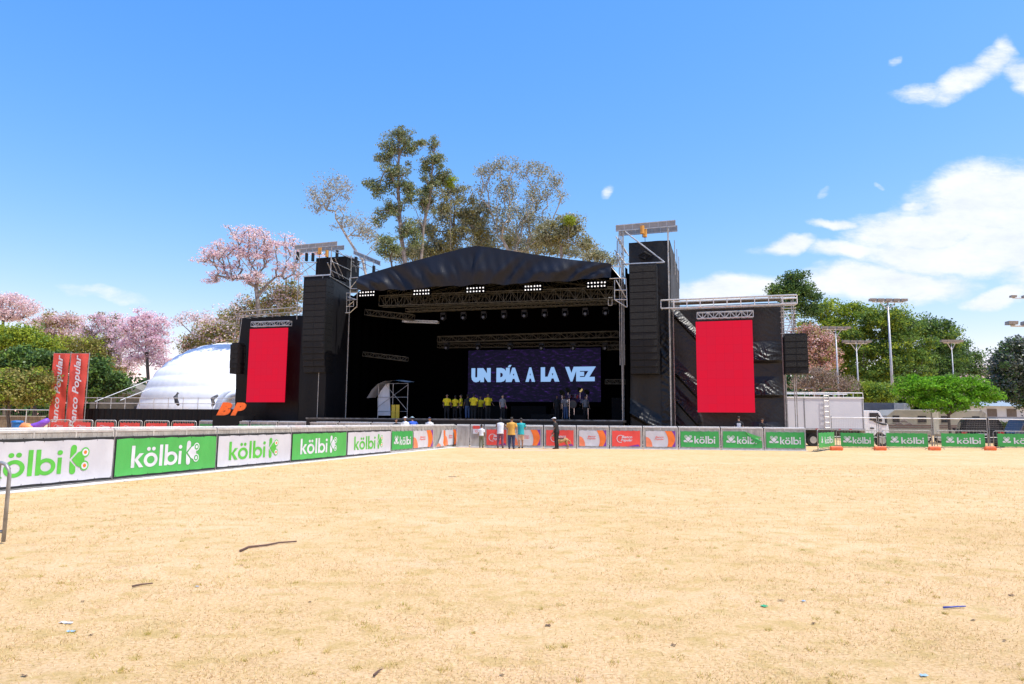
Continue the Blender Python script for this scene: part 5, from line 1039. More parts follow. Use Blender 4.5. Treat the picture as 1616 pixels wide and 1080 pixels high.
# ---------------- tall red flags
def tall_flag(px0, px1, label, seed):
    Yf = 57; x0, x1 = gx(px0, Yf), gx(px1, Yf); z1 = gz(px0+5, 558, Yf); t = root('tall_flag', ((x0+x1)/2, Yf, 0), 0, label, 'flag', 'tall red flags')
    r = random.Random(seed); MB().grid(lambda a, b: (x0+(x1-x0)*a, Yf+.05*math.sin(a*8+b*4+seed)+.03*math.sin(b*22+a*5), .3+(z1-.3)*b), 10, 40).build('fabric', clothmat('coral_red_mesh', (.80, .10, .07), .6, .6, 2, (1, 1, .5), col2=(.72, .085, .06), thr=.35), t, True)
    for x in (x0-.04, x1+.04): MB().bar((x, Yf+.08, 0), (x, Yf+.08, z1+.1), .035, 6).build('pole', GALV_D, t)
    for k in range(4): z = .3+(z1-.3)*k/3; MB().bar((x0, Yf+.1, z), (x1, Yf+.1, z), .025, 5).build('crossbar', GALV_D, t)
    q = MB(); put_text(q, 'Banco Popular', (x0+x1)/2+.02, Yf-.13, (.3+z1)/2+.1, h=(x1-x0)*.50, w=(z1-.3)*.93, rot=math.pi/2, bold=.02, shear=.3); q.build('lettering', INK_W, t)
tall_flag(76.5, 102, 'left one of two tall red flags with white lettering running upwards', 1); tall_flag(104.5, 131.5, 'right one of two tall red flags with white lettering running upwards', 2)
# ---------------- left edge clutter
Yq = 46; xs = [gx(p, Yq) for p in (-60, -9, 41, 76)]; zq = gz(30, 647, Yq)
for i in range(3):
    t = root('mesh_fence', (xs[i], Yq, 0), 0, ['wire fence panel just outside the left edge of the photo', 'wire fence panel at the left edge behind the blue bin', 'wire fence panel between the blue bin and the tall red flags'][i], 'fence', 'mesh fence panels on the left')
    MB().bar((xs[i], Yq, 0), (xs[i], Yq, zq+.05), .03, 5).build('post', GALV, t); MB().bar((xs[i], Yq, zq), (xs[i+1], Yq, zq), .03, 5).build('top_rail', GALV, t)
    w = MB(); L = xs[i+1]-xs[i]
    for k in range(1, int(L/.12)): w.bar((xs[i]+k*.12, Yq, .1), (xs[i]+k*.12, Yq, zq), .003, 3)
    w.build('wire_mesh', GALV_D, t)
Yb = 42; x = gx(28, Yb); zb_ = gz(28, 664.5, Yb)
t = root('waste_bin', (x, Yb, 0), 0, 'bright blue waste bin behind the barrier at the left edge', 'bin'); BB = mat('blue_plastic', (.01, .14, .42), .45)
MB().rings([(x, Yb, .04, .24, .24), (x, Yb, zb_-.12, .30, .30), (x, Yb, zb_-.12, .34, .34), (x, Yb, zb_-.05, .34, .34)], 16).build('tub', BB, t); MB().rings([(x, Yb, zb_-.049, .33, .33), (x, Yb, zb_, .30, .30), (x, Yb, zb_+.03, .1, .1)], 16).build('lid', BB, t)
PUR = clothmat('purple_nylon', (.25, .08, .60), .5, .8, 4, (1, 1, 1)); ORN = clothmat('orange_nylon', (.80, .28, .08), .5, .8, 4, (1, 1, 1))
pts = [at(76, 663, 40), at(68, 668, 40), at(60, 671, 40), at(48, 675, 40), at(42, 678, 40)]; solo(MB().tube(pts, [.14, .2, .17, .2, .12], 10), 'fabric_tube', PUR, tuple(pts[-1]), 'crumpled purple fabric tube draped beside the blue bin', 'fabric', smooth=True)
pts = [at(33, 676, 40), at(38, 673.5, 40), at(44, 674, 39.9), at(50, 677, 39.8)]; solo(MB().tube(pts, [.15, .24, .22, .12], 10), 'fabric_heap', ORN, tuple(pts[0]), 'crumpled orange fabric heap beside the blue bin', 'fabric', smooth=True)
Yl = 62; t = root('low_wall', (gx(30, Yl), Yl, 0), 0, 'low brown garden wall under the trees at the left edge', 'wall'); MB().box(gx(-60, Yl), gx(65, Yl), Yl, Yl+.5, 0, gz(30, 658, Yl)).build('masonry', mat('brown_wall', (.28, .20, .12), .9, col2=(.18, .13, .08)), t); MB().box(gx(-60, Yl)-.05, gx(65, Yl)+.05, Yl-.06, Yl+.56, gz(30, 658, Yl)+.002, gz(30, 658, Yl)+.1).build('coping', mat('coping', (.40, .34, .26), .9), t)
# ---------------- floodlight poles
def flood(px, ytop, Y, arm, n, label, r0=.18, tilt=0, side=0):
    x = gx(px, Y); z = gz(px, ytop, Y); t = root('floodlight_pole', (x, Y, 0), 0, label, 'light pole', 'floodlight poles')
    MB().bar((x, Y, 0), (x, Y, z), r0, 10, r0*.45).build('pole', mat('pole_grey', (.50, .50, .52), .5, .3, col2=(.40, .40, .42), nscale=2), t, True)
    MB().bar((x-arm+side, Y, z-.1), (x+arm+side, Y, z-.1), .07, 6).build('crossarm', GALV, t)
    if not side:
        for s in (-1, 1): MB().bar((x, Y, z-1.0), (x+s*arm*.5, Y, z-.12), .05, 5).build('strut', GALV, t)
    for k in range(n):
        lx = x-arm+side+2*arm*k/(n-1); b = MB().prism([(lx-.36, Y-.3, z-.02), (lx-.30, Y+.25, z-.02), (lx+.30, Y+.25, z-.02), (lx+.36, Y-.3, z-.02)], (0, -.05, .26)).build('floodlight', GALV_D, t)
flood(1411, 475.5, 76, 1.75, 5, 'tallest floodlight pole, standing before the big green trees', .19); flood(1325, 519, 78, 1.3, 4, 'floodlight pole second from the left beside the dull pink tree', .14)
flood(1357, 541, 80, 1.3, 4, 'far floodlight pole between the pink tree and the tallest pole', .13); flood(1509, 540, 84, 1.0, 4, 'far floodlight pole at the right end of the big trees', .11)
flood(1650, 513, 52, 1.2, 3, 'floodlight pole outside the right edge with one lamp reaching into the photo', .2, side=-.9); flood(1656, 470, 90, 2.4, 4, 'higher floodlight pole outside the right edge with a lamp tip in the photo', .2, side=-1.2)
# ---------------- vehicles
WHITE = mat('white_vehicle_paint', (.72, .72, .73), .3, col2=(.66, .66, .67), nscale=1, coat=.4); BOXW = mat('box_panel', (.60, .61, .66), .4, .1, col2=(.55, .56, .61), nscale=.8, bump=.05, bscale=3)
GLASS = mat('dark_glass', (.02, .026, .03), .2, spec=.3); RUB = mat('tyre_rubber', (.018, .018, .018), .85); RIM = mat('rim_metal', (.5, .5, .5), .35, .7); DK = mat('dark_trim', (.03, .03, .032), .6)
def wheel(t, x, y, r=.45, w=.26, s=-1):
    h = MB().rings([], 4) if False else MB(); h.bar((x, y, r), (x, y+w, r), r, 22); o = h.build('wheel', RUB, t, bevel=.02); MB().bar((x, y-.012, r), (x, y+.02, r), r*.55, 16).build('rim', RIM, o); return o
Yt = 46.5; x0, x1 = gx(1241, Yt), gx(1364, Yt); zt_ = gz(1300, 620, Yt); zb_ = gz(1300, 677.5, Yt)
t = root('box_truck', ((x0+x1)/2, Yt, 0), 0, 'white box truck with a ladder on its side parked right of the stage', 'truck')
bd = MB().box(x0, x1, Yt, Yt+2.4, zb_, zt_-.28).build('cargo_box', BOXW, t, bevel=.015)
for f in (.015, .235, .985): x = x0+(x1-x0)*f; MB().box(x-.03, x+.03, Yt-.02, Yt-.002, zb_+.05, zt_-.33).build('panel_seam', mat('seam_grey', (.25, .25, .26), .5, .3), bd)
MB().box(x0-.03, x1+.03, Yt-.03, Yt-.002, zb_-.06, zb_+.06).build('lower_rail', mat('rail_grey', (.4, .4, .42), .4, .4), bd)
MB().box(x0-.02, x1+.02, Yt-.04, Yt-.002, zt_-.38, zt_-.29).build('upper_rail', PLATE, bd)
rr = MB(); rr.bar((x0, Yt+.05, zt_), (x1, Yt+.05, zt_), .03, 6); rr.bar((x0, Yt+2.2, zt_), (x1, Yt+2.2, zt_), .03, 6)
for k in range(9): x = x0+(x1-x0)*k/8; rr.bar((x, Yt+.05, zt_-.29), (x, Yt+.05, zt_), .02, 5)
rr.build('roof_rail', PLATE, t)
xl = gx(1304, Yt); ld = MB()
for dx in (-.17, .17): ld.bar((xl+dx, Yt-.12, zb_), (xl+dx, Yt-.12, zt_-.1), .022, 5)
for k in range(7): z = zb_+.1+k*(zt_-zb_-.3)/6; ld.bar((xl-.17, Yt-.12, z), (xl+.17, Yt-.12, z), .018, 5)
ld.build('ladder', GALV, t)
for k, px in enumerate((1286, 1322, 1339)): MB().box(gx(px, Yt), gx(px+4, Yt), Yt-.05, Yt-.031, zb_-.03, zb_+.03).build('marker_light', mat('marker_red', (.5, .04, .02), .3), t)
MB().box(x0+.3, x1+1.0, Yt+.7, Yt+1.7, .55, zb_-.08).build('chassis', DK, t)
for x in (gx(1283, Yt), gx(1392, Yt)):
    for yy in (Yt+.08, Yt+1.95): wheel(t, x, yy, .43, .3)
xc0, xc1 = gx(1364, Yt)+.05, gx(1404, Yt); zc = gz(1380, 648, Yt); L = xc1-xc0
pr = [(0, .75), (0, zc), (.55, zc), (.64, zc-.08), (.90, zc-.80), (.97, zc-1.0), (1.0, .95), (1.0, .45), (.83, .45), (.80, .75), (.70, .95), (.50, .98), (.42, .8), (.40, .75)]
cab = MB().prism([(xc0+a*L, Yt+.12, z) for a, z in pr], (0, 2.0, 0)).build('cab', WHITE, t, bevel=.03)
MB().prism([(xc0+a*L, Yt+.08, z) for a, z in ((.22, zc-.16), (.56, zc-.16), (.72, zc-.62), (.72, zc-.75), (.62, zc-.76), (.22, zc-.66))], (0, .03, 0)).build('side_window', GLASS, cab)
MB().prism([(xc0+a*L, Yt+.09, z) for a, z in ((.36, zc-.70), (.72, zc-.86), (.90, zc-.88), (.90, zc-1.0), (.72, zc-.99), (.40, zc-.78))], (0, .022, 0)).build('side_trim', DK, cab)
MB().prism([(xc0+a*L, Yt+.09, z) for a, z in ((.22, zc-1.15), (.36, zc-1.15), (.38, zc-1.24), (.22, zc-1.24))], (0, .022, 0)).build('door_handle', DK, cab)
MB().prism([(xc0+.665*L, Yt+.3, zc-.12), (xc0+.905*L, Yt+.3, zc-.79), (xc0+.925*L, Yt+.3, zc-.79), (xc0+.685*L, Yt+.3, zc-.12)], (0, 1.65, 0)).build('windscreen', GLASS, cab)
MB().box(xc0+L*.80, xc0+L*.86, Yt-.12, Yt+.02, zc-.85, zc-.45).build('wing_mirror', DK, t)
MB().box(xc1-.01, xc1+.03, Yt+.2, Yt+.5, .75, .95).build('headlight', LAMP if False else mat('headlamp_glass', (.7, .7, .68), .15), t)
# grey container behind
Yk = 62; c0_, c1_ = gx(1362, Yk), gx(1438, Yk); zk = gz(1390, 636, Yk); t = root('container_trailer', ((c0_+c1_)/2, Yk, 0), 0, 'blue grey container trailer parked behind the white truck cab', 'trailer')
CG = mat('container_grey', (.17, .19, .24), .6, col2=(.13, .15, .19), nscale=1)
q = MB(); n = 60; xm_ = gx(1412, Yk)
q.grid(lambda a, b: (c0_+(xm_-c0_)*a, Yk+(.05 if int(a*n) % 2 else 0), 1.0+(zk-1.0)*b), n, 1); q.build('side_wall', CG, t); MB().box(c0_, c1_, Yk+.06, Yk+2.5, 1.0, zk).build('body', mat('trailer_light_grey', (.33, .35, .38), .5), t); MB().box(c0_+.2, c1_-.2, Yk+.3, Yk+2.2, .5, .97).build('chassis', DK, t)
ld = MB(); xl = gx(1430, Yk)
for dx in (-.25, .25): ld.bar((xl+dx, Yk-.1, .4), (xl+dx+.1, Yk-.1, zk), .03, 5)
for k in range(9): z = .6+k*.33; ld.bar((xl-.22, Yk-.1, z), (xl+.3, Yk-.1, z), .02, 4)
ld.build('steps', GALV, t)
for x in (c0_+1, c0_+2.1): wheel(t, x, Yk+.2, .5, .3)
# caravan
Yv = 57; v0, v1 = gx(1396, Yv), gx(1560, Yv); zv = gz(1470, 647, Yv); t = root('caravan', ((v0+v1)/2, Yv, 0), 0, 'long beige caravan behind the small bright green tree', 'caravan')
BE = mat('beige_panel', (.38, .35, .29), .5, col2=(.32, .30, .25), nscale=1.2)
L = v1-v0; bd = MB().prism([(v0, Yv, .95), (v0+.3, Yv, .6), (v1-.3, Yv, .6), (v1, Yv, .9), (v1-.1, Yv, zv-.3), (v1-.5, Yv, zv), (v0+.9, Yv, zv), (v0+.2, Yv, zv-.5)], (0, 2.4, 0)).build('body', BE, t, bevel=.05)
for px, w in ((1414, .55), (1455, .7), (1492, .7), (1540, .6)): x = gx(px, Yv); f = MB().box(x-w/2, x+w/2, Yv-.03, Yv-.002, zv-1.05, zv-.5).build('window', DK, bd); MB().box(x-w/2+.05, x+w/2-.05, Yv-.036, Yv-.031, zv-1.0, zv-.55).build('pane', GLASS, f)
for z in (1.25, 1.42): MB().box(v0+.25, v1-.2, Yv-.02, Yv-.003, z, z+.06).build('stripe', mat('maroon_stripe', (.16, .06, .06), .5), bd)
q = MB()
for k, (x, z) in enumerate(((.9, 1.55), (1.3, 1.75), (1.7, 1.5))): q.tube([(v0+x, Yv-.015, z), (v0+x+.35, Yv-.015, z+.1), (v0+x+.6, Yv-.015, z-.05)], [(.01, .06), (.01, .09), (.01, .03)], 6)
q.build('decor_stroke', mat('grey_decor', (.25, .20, .20), .5), bd)
MB().box(gx(1471, Yv), gx(1481, Yv), Yv-.03, Yv-.003, .75, zv-.15).build('door', mat('cream_door', (.60, .57, .50), .5), bd)
for px in (1462, 1482): wheel(t, gx(px, Yv), Yv+.05, .36, .25)
# black car seen from behind
Yc = 47.5; xa, xb = gx(1517, Yc), gx(1581, Yc); zc = gz(1548, 659, Yc); xm_ = (xa+xb)/2; t = root('parked_car', (xm_, Yc, 0), -math.atan2(xm_, Yc)*.8, 'black sport utility car seen from behind near the small green tree', 'car')
CB = mat('black_car_paint', (.010, .010, .012), .5, spec=.2); w = (xb-xa)/2-.12
def ring_(y, zs, ws): return [(xm_+s*ww, y, z) for z, ww in zip(zs, ws) for s in (-1,)]+[(xm_+ww, y, z) for z, ww in list(zip(zs, ws))[::-1]]
secs = [(0, (.35, .75, 1.05, 1.10, zc-.45, zc-.12), (w*.9, w*.98, w, w*.96, w*.86, w*.70)), (.12, (.35, .75, 1.08, 1.12, zc-.35, zc-.04), (w*.95, w, w, w*.97, w*.84, w*.72)), (1.2, (.35, .75, 1.1, 1.14, zc-.3, zc), (w, w, w, w*.97, w*.84, w*.74)),
        (2.6, (.35, .75, 1.1, 1.14, zc-.3, zc-.05), (w, w, w, w*.97, w*.84, w*.72)), (3.3, (.35, .75, 1.08, 1.12, 1.14, 1.16), (w, w, w, w*.95, w*.8, w*.7)), (4.4, (.4, .7, .9, .92, .94, .95), (w*.9, w*.93, w*.9, w*.8, w*.7, w*.6))]
vs = []; fs = []
for y, zs, ws in secs: vs += ring_(Yc+y, zs, ws)
n = 12
for i in range(len(secs)-1): fs += [(i*n+k, i*n+(k+1) % n, (i+1)*n+(k+1) % n, (i+1)*n+k) for k in range(n)]
fs += [tuple(range(n)), tuple(range((len(secs)-1)*n, len(secs)*n))]
bd = MB().add(vs, fs).build('body', CB, t, bevel=.04)
MB().add([(xm_-w*.78, Yc-.012, 1.18), (xm_+w*.78, Yc-.012, 1.18), (xm_+w*.66, Yc-.012, zc-.2), (xm_-w*.66, Yc-.012, zc-.2)], [(0, 1, 2, 3)]).build('rear_window', GLASS, bd)
MB().box(xm_-.27, xm_+.27, Yc-.02, Yc-.004, .82, .95).build('number_plate', INK_W, bd); MB().box(xm_-w*.85, xm_+w*.85, Yc-.10, Yc+.02, .36, .58).build('bumper', DK, bd, bevel=.02)
for s in (-1, 1):
    MB().box(xm_+s*w*.82-.17, xm_+s*w*.82+.17, Yc-.03, Yc+.01, .85, 1.06).build('tail_light', mat('tail_red', (.45, .02, .02), .2, coat=.5), t, bevel=.02)
    MB().prism([(xm_+s*(w*.985), Yc+.5, 1.17), (xm_+s*(w*.985), Yc+3.0, 1.17), (xm_+s*(w*.875), Yc+2.5, zc-.32), (xm_+s*(w*.875), Yc+.6, zc-.32)], (s*.01, 0, 0)).build('side_window', GLASS, bd)
    MB().cbox((xm_+s*(w+.12), Yc+2.7, 1.2), .2, .12, .16).build('wing_mirror', CB, t, bevel=.02)
    for yy in (.75, 3.4): x = xm_+s*(w-.12); o = MB().bar((x-.12, Yc+yy, .34), (x+.12, Yc+yy, .34), .34, 20).build('wheel', RUB, t)
# blue car, partly outside
Yc = 52; x0 = gx(1598, Yc); t = root('parked_car', (x0+2, Yc, 0), 0, 'dark blue car cut off by the right edge of the photo', 'car'); z = gz(1610, 661, Yc)
pr = [(0, .35), (0, .95), (.15, 1.05), (.45, 1.1), (.95, z), (2.4, z), (3.1, 1.1), (4.0, .98), (4.1, .4)]
bd = MB().prism([(x0+a, Yc, b) for a, b in pr], (0, 1.7, 0)).build('body', mat('blue_car_paint', (.02, .04, .09), .35, coat=.3), t, bevel=.05); MB().prism([(x0+a, Yc-.006, b) for a, b in ((.6, 1.13), (1.0, z-.08), (2.3, z-.08), (2.85, 1.13))], (0, .004, 0)).build('side_window', GLASS, bd)
for x in (.85, 3.2): wheel(t, x0+x, Yc-.02, .33, .22)
# ---------------- white building with carport roof
Yw = 88; b0, b1 = gx(1532, Yw), gx(1700, Yw); zw_ = gz(1600, 634, Yw); t = root('white_building', ((b0+b1)/2, Yw, 0), 0, 'low white building with brown shutters behind the trees on the right', 'building')
MB().box(b0, b1, Yw, Yw+8, 0, zw_-.6).build('wall', mat('white_plaster', (.60, .62, .66), .9, col2=(.52, .54, .58), nscale=.6), t)
MB().prism([(b0-.5, Yw-.8, zw_-.62), (b1, Yw-.8, zw_-.62), (b1, Yw+1, zw_), (b0-.5, Yw+1, zw_)], (0, .3, .12)).build('roof', mat('blue_grey_roof', (.26, .32, .38), .6), t)
for px in (1566, 1597, 1628): x = gx(px, Yw); f = MB().box(x-.62, x+.62, Yw-.05, Yw-.003, gz(px, 658, Yw), gz(px, 645.5, Yw)).build('window', mat('brown_shutter', (.16, .13, .11), .8), t)
Yw = 70; x0, x1 = gx(1553, Yw), gx(1660, Yw); z = gz(1590, 658, Yw); t = root('carport', ((x0+x1)/2, Yw, 0), 0, 'low grey carport roof behind the black car', 'carport')
MB().box(x0, x1, Yw, Yw+5, z-.25, z).build('roof', mat('carport_grey', (.20, .22, .27), .6), t)
for px in (1556, 1610, 1655): MB().bar((gx(px, Yw), Yw+.1, 0), (gx(px, Yw), Yw+.1, z-.26), .05, 6).build('post', GALV, t)
if False: solo(MB().tube([(gx(1574, Yw), Yw, 1.0), (gx(1578, Yw), Yw, 1.35), (gx(1600, Yw), Yw, 1.4), (gx(1612, Yw), Yw, 1.0)], [(.4, .3), (.8, .5), (.8, .5), (.4, .3)], 10), 'parked_car', WHITE, (gx(1590, Yw), Yw, 0), 'white car under the grey carport roof, hardly visible', 'car')
# ---------------- bits lying on the lawn
def stick(px, r, label, m=None, lift=.012):
    pts = []
    for x, y in px: p = ground(x, y); pts.append((p.x, p.y, lift+r*.6))
    n = len(pts); return solo(MB().tube(pts, [r*(.7+.5*(1-i/(n-1))) for i in range(n)], 6), 'twig' if not m else 'drinking_straw', m or mat('twig_bark', (.12, .065, .05), .8), pts[0], label, 'twig' if not m else 'straw', smooth=True)
stick([(379, 872), (392, 866), (420, 863), (440, 859), (468, 857)], .012, 'long crooked brown twig lying on the dry grass at the left'); stick([(209, 928.5), (222, 925.5), (241, 923.5)], .008, 'short thin brown twig nearer to the camera on the left')
stick([(590, 1070), (597, 1063), (603, 1060)], .006, 'tiny curved twig near the bottom edge left of the middle'); stick([(1489, 962), (1524, 960)], .007, 'blue drinking straw lying on the grass at the right', mat('blue_straw', (.03, .07, .40), .4))
def litter(px, py, w, h, m, label, kind='litter_scrap', rz=0):
    p = ground(px, py); r = random.Random(int(px)); q = MB().grid(lambda a, b: (w*(a-.5), h*(b-.5), .001+.006*abs(math.sin(a*5+px))+.002*b), 4, 3); o = solo(q, kind, m, (0, 0, 0), label, 'litter'); o.location = (p.x, p.y, 0.004); o.rotation_euler = (0, 0, rz)
PW = mat('paper_white', (.72, .74, .78), .6); PB = mat('pale_blue_plastic', (.35, .50, .62), .5); PG = mat('green_plastic', (.05, .38, .16), .5); BN = mat('dead_leaf', (.14, .08, .04), .8)
litter(104, 984.5, .11, .03, PW, 'crumpled white paper strip at the lower left of the lawn', rz=-.2); litter(112, 998, .06, .03, PB, 'pale blue scrap just below the white paper strip'); litter(131, 950.5, .03, .02, BN, 'small dark dead leaf left of the short twig', 'dead_leaf')
litter(311, 927, .04, .02, PB, 'tiny pale blue scrap right of the short twig'); litter(1206, 958, .045, .05, PG, 'small green plastic scrap on the right half of the lawn', rz=.6); litter(1233, 949, .06, .02, BN, 'brown dead leaf beside the green plastic scrap', 'dead_leaf'); litter(1268, 950, .035, .03, PB, 'tiny pale scrap right of the brown dead leaf')
litter(865, 988.5, .04, .03, BN, 'dark dead leaf in the middle of the lawn', 'dead_leaf'); litter(1458, 1068, .045, .03, PB, 'small blue scrap near the bottom right corner'); litter(1596, 941, .05, .03, BN, 'reddish brown leaf at the right edge', 'dead_leaf'); litter(714, 753, .22, .1, BN, 'dark leaf clump far out on the lawn before the corner', 'dead_leaf')
for i in range(14): litter(random.uniform(20, 1600), random.choice([random.uniform(760, 860), random.uniform(860, 1070)]), random.uniform(.02, .05), .02, BN, 'small brown dead leaf scattered on the dry lawn', 'dead_leaf', random.uniform(0, 6)); SC.collection.objects[-1]['group'] = 'dead leaves scattered on the lawn'
# ================================================================ people
def remeshed(mb, name, m, parent, vox=.02, smooth=3, mats=None):
    o = mb.build(name+'_tmp', m, None, off=Vector((0, 0, 0))); r = o.modifiers.new('r', 'REMESH'); r.mode = 'VOXEL'; r.voxel_size = vox
    s = o.modifiers.new('s', 'SMOOTH'); s.iterations = smooth; s.factor = .5; bpy.context.view_layer.update()
    me = bpy.data.meshes.new_from_object(o.evaluated_get(bpy.context.evaluated_depsgraph_get())); me.name = name; old = o.data; bpy.data.objects.remove(o); bpy.data.meshes.remove(old)
    me.polygons.foreach_set('use_smooth', [True]*len(me.polygons)); me.materials.clear(); me.materials.append(m)
    q = bpy.data.objects.new(name, me); COL.objects.link(q); q.parent = parent; return q
def col(name, c, rough=.8): return mat('cloth_'+name, c, rough, bump=.3, bscale=14, col2=tuple(x*.85 for x in c))
SKIN = mat('skin', (.36, .19, .12), .55, col2=(.32, .165, .10)); SKIN_D = mat('dark_skin', (.16, .085, .055), .55); SKIN_L = mat('light_skin', (.50, .30, .21), .55); HAIR = mat('black_hair', (.015, .012, .010), .6, bump=.4, bscale=60)
HAIR_G = mat('grey_hair', (.50, .48, .46), .7, bump=.4, bscale=60); SHOE = mat('dark_shoe', (.03, .028, .028), .6); EYE = mat('eye_dark', (.02, .015, .012), .3)
def person(loc, face, H, label, shirt, legs_, group=None, skin=SKIN, hair=HAIR, cap=None, sleeve='short', shorts=False, stance=.10, step=0, arms=((.24, .0, -.28), (.24, 0, -.28)), fore=((.02, -.10, -.24), (.02, -.10, -.24)), lean=0, look=0, shirt_len=0, long_hair=False, skirt=False, brim=None, bag=None, build=1.0, apron=None, sit=False, frame_rz=None, shoe=SHOE, headturn=0):
    """face: heading of the chest, 0 looks towards the camera (-y). Built 1.75 m tall and scaled to H."""
    t = root('person', tuple(loc), face, label, 'person', group); OFF[t.name] = Vector((0, 0, 0)); k = H/1.75; t.scale = (k, k, k)
    B = MB(); b = build; ly = -lean
    def L(z): return ly*max(0, z-.95)/.6                 # forward lean of the torso
    hips = [(-.09*b, 0, .93), (.09*b, 0, .93)]; feet = [(-stance, -step, .07), (stance, step, .07)]
    if sit: feet = [(-.12, -.42, .07), (.12, -.42, .07)]
    knees = [((h[0]+f[0])/2*1.02, (h[1]+f[1])/2-.03-(.42 if sit else 0)*.9, .50 if not sit else .52) for h, f in zip(hips, feet)]
    B.rings([(0, 0, .84, .12*b, .09), (0, 0, .92, .165*b, .12*b), (0, L(1.0), 1.0, .15*b, .11*b), (0, L(1.1), 1.10, .135*b, .10*b), (0, L(1.25), 1.25, .155*b, .11*b), (0, L(1.38), 1.38, .175*b, .105*b), (0, L(1.44), 1.44, .13*b, .08), (0, L(1.48), 1.48, .06, .06)], 16)
    hy = L(1.6)-look*.5
    B.tube([(0, L(1.44), 1.44), (0, (L(1.5)+hy)/2, 1.53), (0, hy, 1.60)], [.062, .055, .055], 10)
    hx = headturn
    B.ball((0, hy, 1.645), .075, .092, .108, 14, 10); B.ball((0, hy-.03, 1.60), .055, .06, .055, 10, 6)          # skull and jaw
    B.tube([(0, hy-.085, 1.665), (0, hy-.112, 1.63), (0, hy-.09, 1.62)], [.010, .017, .010], 6)                     # nose
    for s in (-1, 1): B.ball((s*.078, hy+.005, 1.64), .012, .022, .032, 6, 5)
    for h, kn, f in zip(hips, knees, feet):
        B.tube([h, ((h[0]+kn[0])/2, (h[1]+kn[1])/2-.01, (h[2]+kn[2])/2), kn, ((kn[0]+f[0])/2, (kn[1]+f[1])/2+.015, (kn[2]+f[2])/2+.06), f], [.088*b, .078*b, .056*b, .052*b, .036], 10)
        B.tube([(f[0], f[1]+.05, .04), (f[0], f[1]-.05, .045), (f[0]*1.08, f[1]-.17, .03)], [(.038, .035), (.045, .04), (.038, .022)], 8)
    arms_pts = []
    for s, a, fo in zip((-1, 1), arms, fore):
        sh = Vector((s*.165*b, L(1.41), 1.405)); el = sh+Vector((s*(a[0]-.165), a[1], a[2])); wr = el+Vector((s*fo[0], fo[1], fo[2])); arms_pts.append((sh, el, wr))
        B.tube([sh, (sh+el)/2, el, (el+wr)/2, wr], [.055*b, .047*b, .038, .035, .026], 8); d = (wr-el).normalized(); x, y = frameof(d)
        pc = wr+d*.045; B.tube([wr, pc, wr+d*.085], [(.02, .028), (.016, .042), (.014, .040)], 8)
        for j in range(4): o_ = y*(.030-.020*j); p = wr+d*.08+o_; ln = (.065, .075, .070, .055)[j]; B.tube([p, p+d*ln*.55+x*.004, p+d*ln*.95+x*.02], [.0095, .009, .007], 5)
        p = wr+d*.03+y*.036; B.tube([p, p+d*.035+y*.018, p+d*.065+y*.022], [.011, .010, .008], 5)
    body = remeshed(B, 'body', skin, t, .0135, 2)
    for s in (-1, 1): MB().ball((s*.030, hy-.088, 1.665), .010, .006, .007, 6, 5).build('eye', EYE, body, off=Vector((0, 0, 0)))
    MB().tube([(-.022, hy-.088, 1.585), (0, hy-.096, 1.583), (.022, hy-.088, 1.585)], [.004, .006, .004], 5).build('mouth', mat('lips', (.28, .10, .08), .5), body, off=Vector((0, 0, 0)))
    g = .016; Sh = MB(); z0 = .93-shirt_len
    Sh.rings([(0, 0, z0, .175*b+g+shirt_len*.05, .135*b+g), (0, L(1.0), 1.0, .16*b+g, .12*b+g), (0, L(1.1), 1.10, .15*b+g, .115*b+g), (0, L(1.25), 1.25, .165*b+g, .118*b+g), (0, L(1.38), 1.38, .18*b+g, .108*b+g), (0, L(1.445), 1.445, .14*b+g, .085+g), (0, L(1.475), 1.475, .07+g, .06+g)], 18)
    if sleeve != 'none':
        for sh, el, wr in arms_pts:
            e = sh+(el-sh)*.78 if sleeve == 'short' else el; P = [sh-Vector((0, 0, .0)), (sh+e)/2, e]; R = [.060*b+g, .054*b+g, .050*b+g*1.1]
            if sleeve == 'long': P += [(el+wr)/2, wr]; R += [.042+g, .034+g*.6]
            Sh.tube(P, R, 10)
    remeshed(Sh, 'shirt', shirt, t, .018, 2)
    Tr = MB(); Tr.rings([(0, 0, .80, .13*b, .11), (0, 0, .88, .175*b+g*.6, .132*b+g*.5), (0, 0, .97, .165*b+g*.7, .125*b+g*.5), (0, L(1.0), 1.0, .15*b, .11*b)], 16)
    if skirt: Tr = MB().rings([(0, 0, .45, .27, .2), (0, 0, .7, .24, .18), (0, 0, .9, .19, .15), (0, 0, 1.0, .15, .12)], 18)
    else:
        for h, kn, f in zip(hips, knees, feet):
            if shorts: Tr.tube([h, ((h[0]+kn[0])/2, (h[1]+kn[1])/2, (h[2]+kn[2])/2), (kn[0], kn[1], kn[2]-.02)], [.10*b, .098*b, .095*b], 10)
            else: Tr.tube([h, ((h[0]+kn[0])/2, (h[1]+kn[1])/2, (h[2]+kn[2])/2), kn, ((kn[0]+f[0])/2, (kn[1]+f[1])/2+.01, .30), (f[0], f[1]+.01, .09)], [.10*b, .092*b, .074*b, .068*b, .064], 10)
    remeshed(Tr, 'trousers' if not (skirt or shorts) else 'shorts' if shorts else 'skirt', legs_, t, .018, 2)
    for f in feet: MB().tube([(f[0], f[1]+.075, .045), (f[0], f[1]+.04, .06), (f[0], f[1]-.06, .055), (f[0]*1.08, f[1]-.16, .04), (f[0]*1.09, f[1]-.195, .03)], [(.03, .03), (.045, .05), (.05, .048), (.045, .032), (.02, .018)], 10).build('shoe', shoe, t, True, off=Vector((0, 0, 0)))
